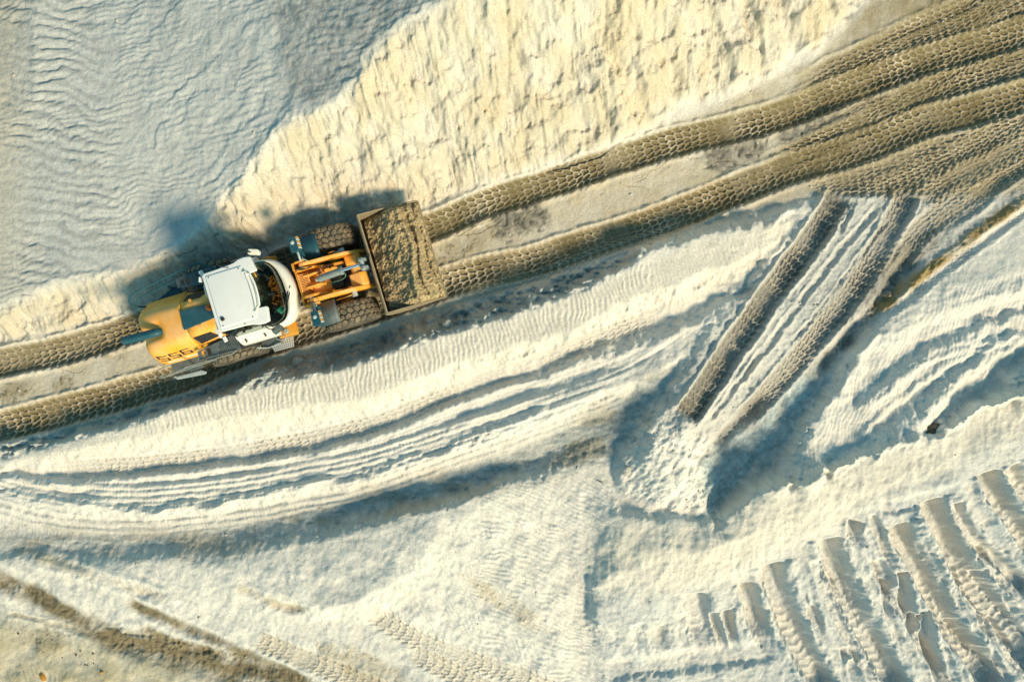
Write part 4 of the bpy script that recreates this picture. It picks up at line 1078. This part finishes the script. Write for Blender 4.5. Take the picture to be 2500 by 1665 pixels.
MB().tube([(1.50,.30,2.85),(1.50,.30,2.98)], .04, 10).build('cabin_extinguisher', 'red', LD, 'flat')
MB().box((1.56,.42,2.96), (.16,.20,.012), .3).build('sun_visor_label', 'amber', LD)
MB().box((1.80,.1,1.62), (.2,1.1,.4)).build('dashboard', 'seat', LD, bevel=.04)
# wiper
MB().tube([(2.10,-.02,1.985),(2.02,-.20,2.07),(1.90,-.42,2.10),(1.80,-.56,2.2)], .014, 6).build('wiper_arm', 'black', LD, 'flat')
MB().tube([(2.13,-.03,1.975),(2.06,-.22,2.045),(1.955,-.42,2.09)], .012, 6).build('wiper_arm', 'black', LD, 'flat')
MB().box((2.11,0.0,1.985), (.10,.05,.05), .9, .3).build('wiper_motor', 'black', LD, bevel=.01)
# mirrors
for sy, mt in ((1, 'white_dusty'), (-1, 'grey')):
    mr_ = MB().prism([(-.13,-.07),(.12,-.06),(.15,0),(.12,.07),(-.12,.06)], 'z', -.19, .17).build('wing_mirror', mt, LD, bevel=.025)
    mr_.location = (1.66, sy*1.02, 2.58); mr_.rotation_euler = (0, .15, -.35*sy)
    MB().tube(catmull([(1.47,sy*.82,2.95),(1.56,sy*.98,2.96),(1.64,sy*1.02,2.72)], 4), .015, 6).build('mirror_arm', 'black', LD, 'flat')

# ---- steps by the cab
def hp(i, j): return i % 2 == 1 and j % 2 == 1
for sy in (-1, 1):
    punched('step_plate', [(.80, sy*1.12, .62), (1.48, sy*1.14, .62), (1.42, sy*1.42, .60), (.86, sy*1.40, .60)], 21, 9, hp, 'grey_light', LD)
    MB().prism([(.62, sy*.98), (1.20, sy*1.0), (1.26, sy*1.27), (.64, sy*1.22)], 'z', .98, 1.02).build('step_tread', 'grey', LD, bevel=.008)
    MB().prism([(.30, .98), (.42, 1.36), (.66, 1.34), (.70, .62), (.60, .60)], 'y', sy*1.0, sy*1.16).build('step_box', 'grey', LD, bevel=.015)
    MB().tube(catmull([(.62,sy*1.20,1.28),(.80,sy*1.27,1.10),(.95,sy*1.28,1.06),(1.20,sy*1.25,1.06),(1.26,sy*1.2,.7)], 4), .016, 6).build('step_rail', 'grey_light', LD, 'flat')
    MB().tube(catmull([(.30,sy*1.18,1.34),(.42,sy*1.26,1.24),(.62,sy*1.27,1.20),(.72,sy*1.2,1.25)], 4), .016, 6).build('step_rail', 'grey_light', LD, 'flat')
    MB().tube(catmull([(1.30,sy*1.0,1.12),(1.42,sy*1.16,1.16),(1.30,sy*1.20,1.1),(1.14,sy*1.1,1.06),(1.2,sy*1.0,1.06)], 4), .013, 6).build('step_rail', 'grey_light', LD, 'flat')
    MB().prism([(1.22,.52),(1.18,.98),(1.55,1.02),(1.72,.78),(1.62,.5)], 'y', sy*.72, sy*1.12).build('hydraulic_box', 'yellow_dirty', LD, bevel=.04)
    MB().lathe([(0,.075),(.03,.075),(.04,.05),(.042,.03),(.025,.028),(.025,.001)], 16, 'z', (1.44, sy*.98, .99)).build('filler_cap', 'grey_light', LD)
punched('grip_plate', [(1.34,.98,1.32),(1.50,1.0,1.32),(1.60,.80,1.32),(1.40,.72,1.32)], 11, 11, hp, 'grey_light', LD)
punched('grip_plate', [(1.93,.72,1.20),(2.08,.70,1.20),(2.15,.40,1.20),(2.02,.38,1.20)], 9, 13, hp, 'slate', LD)

# ---- front frame
ff = MB()
for sy in (-1, 1):
    MB().prism([(2.10,.62),(2.28,1.2),(2.30,1.80),(2.42,1.93),(2.66,1.93),(2.86,1.72),(3.10,1.22),(3.75,.95),(3.75,.62)], 'y', sy*.33, sy*.40).build('tower_plate', 'yellow_dirty', LD, bevel=.012)
    MB().prism([(2.30,1.50),(2.30,1.80),(2.42,1.93),(2.62,1.93),(2.72,1.75),(2.68,1.50)], 'y', sy*.555, sy*.60).build('tower_plate', 'yellow_dirty', LD, bevel=.012)
    MB().box((2.33, sy*.48, 1.72), (.05,.20,.36)).build('tower_web', 'yellow_dirty', LD, bevel=.01)
    MB().lathe([(-.12,.075),(.12,.075)], 18, 'y', (2.56, sy*.48, 1.80)).build('arm_pin', 'grey_light', LD, 'flat')
    # lift arm
    arm = [(2.44,1.74),(2.50,1.88),(2.62,1.92),(3.30,1.78),(3.72,1.62),(4.02,1.30),(4.36,.70),(4.40,.56),(4.30,.46),(4.18,.52),(3.86,1.02),(3.62,1.26),(3.2,1.44),(2.55,1.66)]
    MB().prism(arm, 'y', sy*.445, sy*.535).build('lift_arm', 'yellow', LD, bevel=.018)
    MB().tube([(2.40, sy*.62, .95), (3.05, sy*.62, 1.22)], .075, 14).build('lift_cylinder', 'slate', LD, 'flat')
    MB().tube([(3.05, sy*.62, 1.22), (3.58, sy*.62, 1.40)], .04, 12).build('lift_rod', 'chrome', LD, 'flat')
    MB().lathe([(-.09,.08),(.09,.08)], 16, 'y', (3.60, sy*.58, 1.41)).build('cylinder_pin', 'grey_light', LD, 'flat')
    # mud guard
    fd = MB().loft([[(x, sy*.60, z), (x, sy*1.22, z)] for (x, z) in ((3.08,1.66),(2.98,1.665),(2.72,1.63),(2.60,1.58),(2.50,1.45),(2.43,1.22),(2.40,1.02))]).build('mud_guard', 'slate' if sy > 0 else 'grey', LD, 'all', solid=.03)
    # lamp cluster
    lp = MB().prism([(-.13,-.19),(.03,-.21),(.13,-.17),(.13,.15),(.05,.19),(-.10,.19)], 'z', -.16, .12).build('head_lamp', 'slate', LD, bevel=.02)
    lp.location = (2.60, sy*1.0, 2.12)
    for k in range(6):
        MB().box((.122, -.13+.055*k, .03), (.05,.03,.19), .35).build('lamp_lens', 'amber' if k % 2 else 'decal', lp, bevel=.004)
    MB().lathe([(0,.06),(.03,.05),(.05,.02),(.05,.001)], 12, 'z', (-.02, .04, .11)).build('lamp_cap', 'grey_light', lp)
    MB().tube(catmull([(2.58,sy*.58,1.92),(2.60,sy*.68,2.02),(2.60,sy*.85,2.05)], 4), .03, 8).build('lamp_arm', 'grey_light', LD, 'flat')
    MB().box((2.60, sy*.76, 1.78), (.20,.16,.14)).build('lamp_socket', 'slate', LD, bevel=.015)
    MB().lathe([(-.05,.055),(.05,.05)], 12, 'z', (2.60, sy*.64, 1.92)).build('lamp_foot', 'grey_light', LD, 'flat')
# frame deck between the towers
MB().quad([(2.32,-.33,1.74),(3.10,-.33,1.28),(3.10,.33,1.28),(2.32,.33,1.74)], .04).build('frame_deck', 'yellow_dirty', LD, bevel=.008)
MB().box((2.34,0,1.60), (.05,.80,.44)).build('tower_web', 'yellow_dirty', LD, bevel=.01)
MB().box((3.35,0,.80), (1.0,.66,.5)).build('front_axle_box', 'black', LD, bevel=.03)
for k in range(11):
    MB().box((2.50, .24-.042*k, 1.80), (.26,.014,.03), 0, .25).build('grille_slat', 'yellow', LD)
MB().box((2.38, .03, 1.835), (.025,.50,.03)).build('grille_frame', 'yellow', LD)
MB().box((2.625, .03, 1.775), (.02,.50,.03)).build('grille_frame', 'yellow', LD)
for sy in (-1, 1):      # cast bracket for the tilt ram
    MB().prism([(2.40,1.58),(2.50,1.84),(2.80,1.90),(2.92,1.80),(3.0,1.55),(2.9,1.35)], 'y', sy*.13+.02, sy*.18+.02).build('ram_bracket', 'yellow', LD, bevel=.012)
MB().loft([[(x, y, z) for (y, z) in ((-.32,z0),(-.1,z0+.04),(.0,z0))] for (x, z0) in ((2.62,1.66),(2.8,1.60),(3.0,1.45),(3.1,1.34))]).build('frame_cover', 'yellow', LD, 'all', solid=.03)
MB().box((3.22,-.14,1.28), (.34,.30,.2)).build('valve_block', 'black', LD, bevel=.03)
MB().box((3.18,.20,1.30), (.26,.16,.16)).build('valve_block', 'black', LD, bevel=.03)
MB().prism([(2.95,1.36),(3.02,1.52),(3.22,1.50),(3.35,1.36)], 'y', .14, .26).build('pipe_guard', 'yellow', LD, bevel=.02)
# tilt ram
ram = MB().tube([(2.80,.0,1.80),(2.88,.0,1.82)], .05, 14).build('ram_eye', 'grey_light', LD, 'flat')
rm = MB().tube([(2.86,.0,1.82),(2.92,.005,1.83),(3.46,.03,1.86),(3.50,.03,1.865),(3.56,.035,1.865)], [.07,.095,.095,.115,.115], 20).build('tilt_cylinder', 'rim', LD, 'flat')
MB().tube([(3.56,.035,1.865),(4.02,.055,1.80)], .042, 16).build('tilt_rod', 'chrome', rm, 'flat')
for sy in (-1, 1):
    MB().prism([(3.98,1.62),(4.02,1.90),(4.12,1.93),(4.22,1.80),(4.18,1.2),(4.30,.86),(4.22,.80),(4.06,1.1)], 'y', .055+sy*.07, .055+sy*.14).build('bell_crank', 'rim', LD, bevel=.015)
MB().lathe([(-.17,.06),(.17,.06)], 16, 'y', (4.08,.055,1.80)).build('crank_pin', 'grey_light', LD, 'flat')
MB().lathe([(-.445,.15),(.445,.15)], 24, 'y', (3.80,0,1.22)).build('cross_tube', 'yellow', LD, 'flat')
MB().prism([(3.56,1.10),(3.58,1.36),(3.90,1.44),(4.06,1.30),(4.05,1.05),(3.85,.98)], 'y', -.445, -.06).build('arm_brace', 'yellow', LD, bevel=.05, seg=3)
MB().prism([(3.56,1.10),(3.58,1.36),(3.90,1.44),(4.02,1.32),(4.02,1.05),(3.85,.98)], 'y', .19, .445).build('arm_brace', 'yellow', LD, bevel=.05, seg=3)
MB().lathe([(-.05,.07),(.05,.07)], 14, 'y', (4.14,-.20,1.12)).build('crank_pin', 'rim', LD, 'flat')
# hoses
for P, mt, r in (([(3.54,.02,1.76),(3.56,-.10,1.70),(3.40,-.16,1.62),(3.05,-.14,1.52),(2.95,-.12,1.45)], 'hose', .014),
              ([(2.92,.08,1.76),(2.95,.22,1.84),(3.12,.28,1.80),(3.22,.22,1.56)], 'black', .014),
              ([(2.95,.12,1.70),(3.0,.26,1.78),(3.2,.30,1.62)], 'grey_light', .010),
              ([(2.42,.40,1.92),(2.56,.34,1.96),(2.8,.36,1.84)], 'black', .014),
              ([(2.60,.62,1.95),(2.70,.58,2.06),(2.76,.52,1.92)], 'grey_light', .010),
              ([(2.60,-.62,1.95),(2.72,-.58,2.04),(2.74,-.52,1.92)], 'grey_light', .010)):
    MB().tube(catmull(P, 6), r, 7).build('hydraulic_hose', mt, LD, 'flat')

# ---- bucket
BW = 1.345
prof = catmull([(4.31,1.60),(4.235,1.30),(4.215,1.0),(4.29,.70),(4.50,.50),(4.80,.46)], 4)+[(5.2,.66),(5.92,1.06)]
pin = np.array([p for p in prof]); tn = np.gradient(pin, axis=0); tn /= np.linalg.norm(tn, axis=1)[:, None]
pout = pin+np.stack([tn[:,1], -tn[:,0]], 1)*np.array([-.035, -.035])*-1
loop = [tuple(p) for p in pin]+[tuple(p) for p in pout[::-1]]
bucket = MB().loft([[(x, y, z) for x, z in loop] for y in np.linspace(-BW, BW, 3)], close=True, cap=True).build('bucket_shell', 'steel', LD, 'flat')
for sy in (-1, 1):
    sp = [tuple(p) for p in pin]+[(5.86,1.16),(5.3,1.36),(4.7,1.54)]
    MB().prism(sp, 'y', sy*BW, sy*(BW+.03)).build('bucket_side', 'steel', LD)
    MB().prism([(4.26,1.56),(4.72,1.52),(5.30,1.34),(5.88,1.13),(5.90,1.07),(5.26,1.28),(4.70,1.46),(4.26,1.48)], 'y', sy*(BW+.031), sy*(BW+.045)).build('side_rim', 'steel', LD, bevel=.006)
MB().box((5.82,0,.99), (.24,2*BW+.06,.03), 0, -.507).build('cutting_edge', 'steel', LD, bevel=.008)
MB().box((4.315,0,1.605), (.045,2*BW+.06,.05), 0, .25).build('bucket_rim', 'steel', LD, bevel=.01)
MB().prism([(-.62,1.60),(-.42,1.76),(.14,1.78),(.34,1.60)], 'x', 4.30, 4.325).build('spill_guard', 'steel', LD, bevel=.006)
for y in (-.49, .49, -.06, .17):
    MB().prism([(4.20,.50),(4.36,.46),(4.30,.72),(4.24,1.0),(4.16,.98)], 'y', y-.025, y+.025).build('bucket_lug', 'steel', LD)

# ---- sand in the bucket: a load of its own
nx_, ny_ = 90, 150
gx_ = np.linspace(4.335, 5.905, nx_); gy_ = np.linspace(-BW+.012, BW-.012, ny_)
GX, GY = np.meshgrid(gx_, gy_, indexing='ij')
u = (GX-4.335)/1.57
ctr = .56-.05*GY/BW
top = 1.57-.62*np.clip((ctr-u)/ctr, 0, 1)**1.15*(.75+.25*GY/BW)-.38*np.clip((u-ctr)/(1-ctr), 0, 1)**1.4
top += .12*np.exp(-((u-.66-.05*np.sin(GY*3+1)-.04*GY)/.05)**2)+.11*np.exp(-((u-.80-.06*np.sin(GY*2.3))/.045)**2)-.10*np.exp(-((u-.74-.05*np.sin(GY*3.1+.6))/.03)**2)-.09*np.exp(-((u-.90-.03*np.sin(GY*5))/.03)**2)
top -= .12*sstep(.88, 1.0, np.abs(GY)/BW)
nz = fbm(GX*3.2, GY*3.2, 3, 8)*.16+fbm(GX*9, GY*9, 4, 3)*.14+np.maximum(fbm(GX*24, GY*24, 2, 6), 0)*.13
top = top+nz*(1-.6*sstep(.93, 1., u))
lim = np.interp(GX, [4.33,4.7,5.3,5.9], [1.52,1.50,1.36,1.12])
edge_ = np.minimum(np.minimum(u, 1-u)*1.525, BW-np.abs(GY))
top = np.where(edge_ < .06, np.minimum(top, lim+.05+.16*fbm(GX*5, GY*5, 3, 2)), top)
flo = np.interp(GX, pin[5:,0], pin[5:,1])+.03
top = np.maximum(top, flo+.01)
vs_ = [(float(a), float(b), float(c_)) for a, b, c_ in zip(GX.ravel(), GY.ravel(), top.ravel())]
vb_ = [(float(a), float(b), float(c_)) for a, b, c_ in zip(GX.ravel(), GY.ravel(), flo.ravel())]
fs_ = [(i*ny_+j, (i+1)*ny_+j, (i+1)*ny_+j+1, i*ny_+j+1) for i in range(nx_-1) for j in range(ny_-1)]
NV = len(vs_); ring = [i*ny_ for i in range(nx_)]+[(nx_-1)*ny_+j for j in range(1, ny_)]+[i*ny_+ny_-1 for i in range(nx_-2, -1, -1)]+[j for j in range(ny_-2, 0, -1)]
sk = [(a, b, b+NV, a+NV) for a, b in zip(ring, ring[1:]+ring[:1])]
m, nt, bs = new_mat('dug_sand')
geo = nd(nt, 'ShaderNodeNewGeometry'); n = nd(nt, 'ShaderNodeTexNoise'); n.inputs['Scale'].default_value = 14; n.inputs['Detail'].default_value = 6; n.inputs['Roughness'].default_value = .7
nt.links.new(geo.outputs['Position'], n.inputs['Vector'])
r_ = nd(nt, 'ShaderNodeValToRGB'); r_.color_ramp.elements[0].position = .36; r_.color_ramp.elements[0].color = (.14,.108,.066,1); r_.color_ramp.elements[1].position = .66; r_.color_ramp.elements[1].color = (.60,.45,.235,1)
nt.links.new(n.outputs['Fac'], r_.inputs['Fac']); nt.links.new(r_.outputs['Color'], bs.inputs['Base Color']); bs.inputs['Roughness'].default_value = .95
bp = nd(nt, 'ShaderNodeBump'); bp.inputs['Strength'].default_value = .8; bp.inputs['Distance'].default_value = .03
nt.links.new(n.outputs['Fac'], bp.inputs['Height']); nt.links.new(bp.outputs['Normal'], bs.inputs['Normal'])
M['dug_sand'] = m
load = MB().add(vs_+vb_, fs_+sk).build('sand_load', 'dug_sand', None, 'all')
load.location = loader.location; load.rotation_euler = loader.rotation_euler
tag(load, 'heap of coarse brown sand filling the loader bucket', 'sand heap')

# ================================================================== LOOSE THINGS ON THE SAND
def stone_mat(name, a, b):
    m, nt, bs = new_mat(name)
    geo = nd(nt, 'ShaderNodeNewGeometry'); n = nd(nt, 'ShaderNodeTexNoise'); n.inputs['Scale'].default_value = 18; n.inputs['Detail'].default_value = 5
    nt.links.new(geo.outputs['Position'], n.inputs['Vector'])
    r = nd(nt, 'ShaderNodeValToRGB'); r.color_ramp.elements[0].color = (*a, 1); r.color_ramp.elements[1].color = (*b, 1); r.color_ramp.elements[0].position = .35; r.color_ramp.elements[1].position = .65
    nt.links.new(n.outputs['Fac'], r.inputs['Fac']); nt.links.new(r.outputs['Color'], bs.inputs['Base Color']); bs.inputs['Roughness'].default_value = .9
    return m
M['rust_stone'] = stone_mat('rust_stone', (.36,.14,.015), (.55,.30,.05))
M['dark_stone'] = stone_mat('dark_stone', (.07,.055,.038), (.20,.15,.10))
M['clod'] = stone_mat('sand_clod', (.42,.39,.33), (.60,.56,.48))
def stone(name, px, py, size, flatn, mat, label, cat, group=None, rz=0., stretch=1., sink=.3):
    x, y = G(px, py)
    bm = bmesh.new(); bmesh.ops.create_icosphere(bm, subdivisions=3, radius=1)
    o1 = random.uniform(0, 50)
    for v in bm.verts:
        q = v.co*1.6
        k = 1+.55*float(fbm(np.array([q.x+o1+q.z*.7]), np.array([q.y-q.z*.9]), 3, 4)[0])
        v.co = Vector((v.co.x*k*stretch, v.co.y*k, v.co.z*k*flatn))*size
    me = bpy.data.meshes.new(name); bm.to_mesh(me); bm.free(); me.materials.append(M[mat])
    o = bpy.data.objects.new(name, me); COL.objects.link(o)
    o.location = (x, y, ground_z(x, y)+size*flatn*(1-sink)*.6); o.rotation_euler = (0, 0, rz)
    return tag(o, label, cat, group)
stone('stone', 2285, 1052, .17, .55, 'dark_stone', 'dark brown lump standing in for a shaded hollow in the crest of the right-hand dune', 'dark hollow', rz=.6, stretch=1.7)  # dark lump added in place of a shaded undercut in the crest
stone('stone', 104, 1652, .075, .8, 'rust_stone', 'rust-orange pebble near the bottom left corner of the sand', 'stone', rz=-1.1, stretch=1.7)
stone('stone', 249, 1640, .04, .8, 'rust_stone', 'small brown stone right of the rust-orange pebble', 'stone', stretch=1.3)
for (px, py) in ((150,1607),(206,1624),(211,1625),(226,1621),(228,1594),(197,1588),(45,1546),(127,1562),(184,1600)):
    stone('pebble', px, py, random.uniform(.018, .032), .8, 'dark_stone', 'tiny dark pebble scattered on the yellowish sand at bottom left', 'pebble', 'pebbles at the bottom left')
for (px, py, sz, lb) in ((724,882,.13,'biggest pale sand lump on the berm edge just below the loader'), (690,905,.09,'smaller pale sand lump left of the big one on the berm edge'), (1090,792,.11,'pale sand lump on the berm edge right of the bucket'),
                         (1545,1075,.09,'pale sand lump on the upper left flank of the dumped tongue'), (1530,1150,.12,'pale sand lump at the lower left flank of the dumped tongue'), (302,1537,.08,'pale sand lump lying beside the brown rut at lower left')):
    stone('sand_clod', px, py, sz, .6, 'clod', lb, 'sand lump', 'broken sand lumps', rz=random.uniform(0, 6), stretch=1.3, sink=.6)
# crumbs of sand thrown out along the fresh work: too many and too small to count
bm = bmesh.new(); bmesh.ops.create_icosphere(bm, subdivisions=1, radius=1)
ico_v = np.array([v.co[:] for v in bm.verts]); ico_f = np.array([[v.index for v in f.verts] for f in bm.faces]); bm.free()
rs = np.random.RandomState(5)
prob = np.clip(m_ramp*.55+m_tongue*1.2+m_rough*.9+m_gully*.25+m_pit*.35+.10*m_road+.03*m_ribs+.06*m_bank*sstep(.45, .8, lump)+.015, 0, 1)[ey:ey+ncy, ex:ex+ncx]*sstep(-.1, .25, f_mid)[ey:ey+ncy, ex:ex+ncx]
pick = np.flatnonzero(rs.rand(prob.size) < prob.ravel()*.012)
rs.shuffle(pick); pick = pick[:3000]
zz = Z[ey:ey+ncy, ex:ex+ncx].ravel()[pick]; xx = X[ey:ey+ncy, ex:ex+ncx].ravel()[pick]; yy = Y[ey:ey+ncy, ex:ex+ncx].ravel()[pick]
cv_, cf_ = [], []
for i in range(len(pick)):
    r = .012+.035*rs.rand()**3
    a = rs.rand()*6.28; c_, q_ = math.cos(a), math.sin(a)
    v = ico_v*(1+.35*(rs.rand(len(ico_v), 1)-.5))*np.array([r*1.3, r, r*.75])
    v = np.stack([v[:,0]*c_-v[:,1]*q_+xx[i], v[:,0]*q_+v[:,1]*c_+yy[i], v[:,2]+zz[i]+r*.25], 1)
    cf_.append(ico_f+i*len(ico_v)); cv_.append(v)
me = bpy.data.meshes.new('sand_crumbs'); me.from_pydata(np.vstack(cv_).tolist(), [], np.vstack(cf_).tolist()); me.materials.append(M['clod'])
crumbs = bpy.data.objects.new('sand_crumbs', me); COL.objects.link(crumbs)
tag(crumbs, 'loose pale crumbs of sand scattered along ruts and broken edges', 'sand crumbs', kind='stuff')
# a bent dry stick on the rippled sand
tx, ty = G(1468, 1176)
M['bark'] = stone_mat('bark', (.018,.015,.012), (.045,.036,.028))
stick = MB().tube(catmull([(-.11,.05,.02),(-.05,.02,.022),(0,-.01,.03),(.03,-.02,.028),(.10,-.005,.02)], 4), [.004,.008,.010,.012,.013,.014,.013,.012,.012,.011,.011,.010,.009,.008,.007,.006,.004], 8).build('stick', 'bark', None, 'flat')
stick.location = (tx, ty, ground_z(tx, ty)+.01)
tag(stick, 'small dark bent stick on the rippled white sand left of the dumped tongue', 'stick')
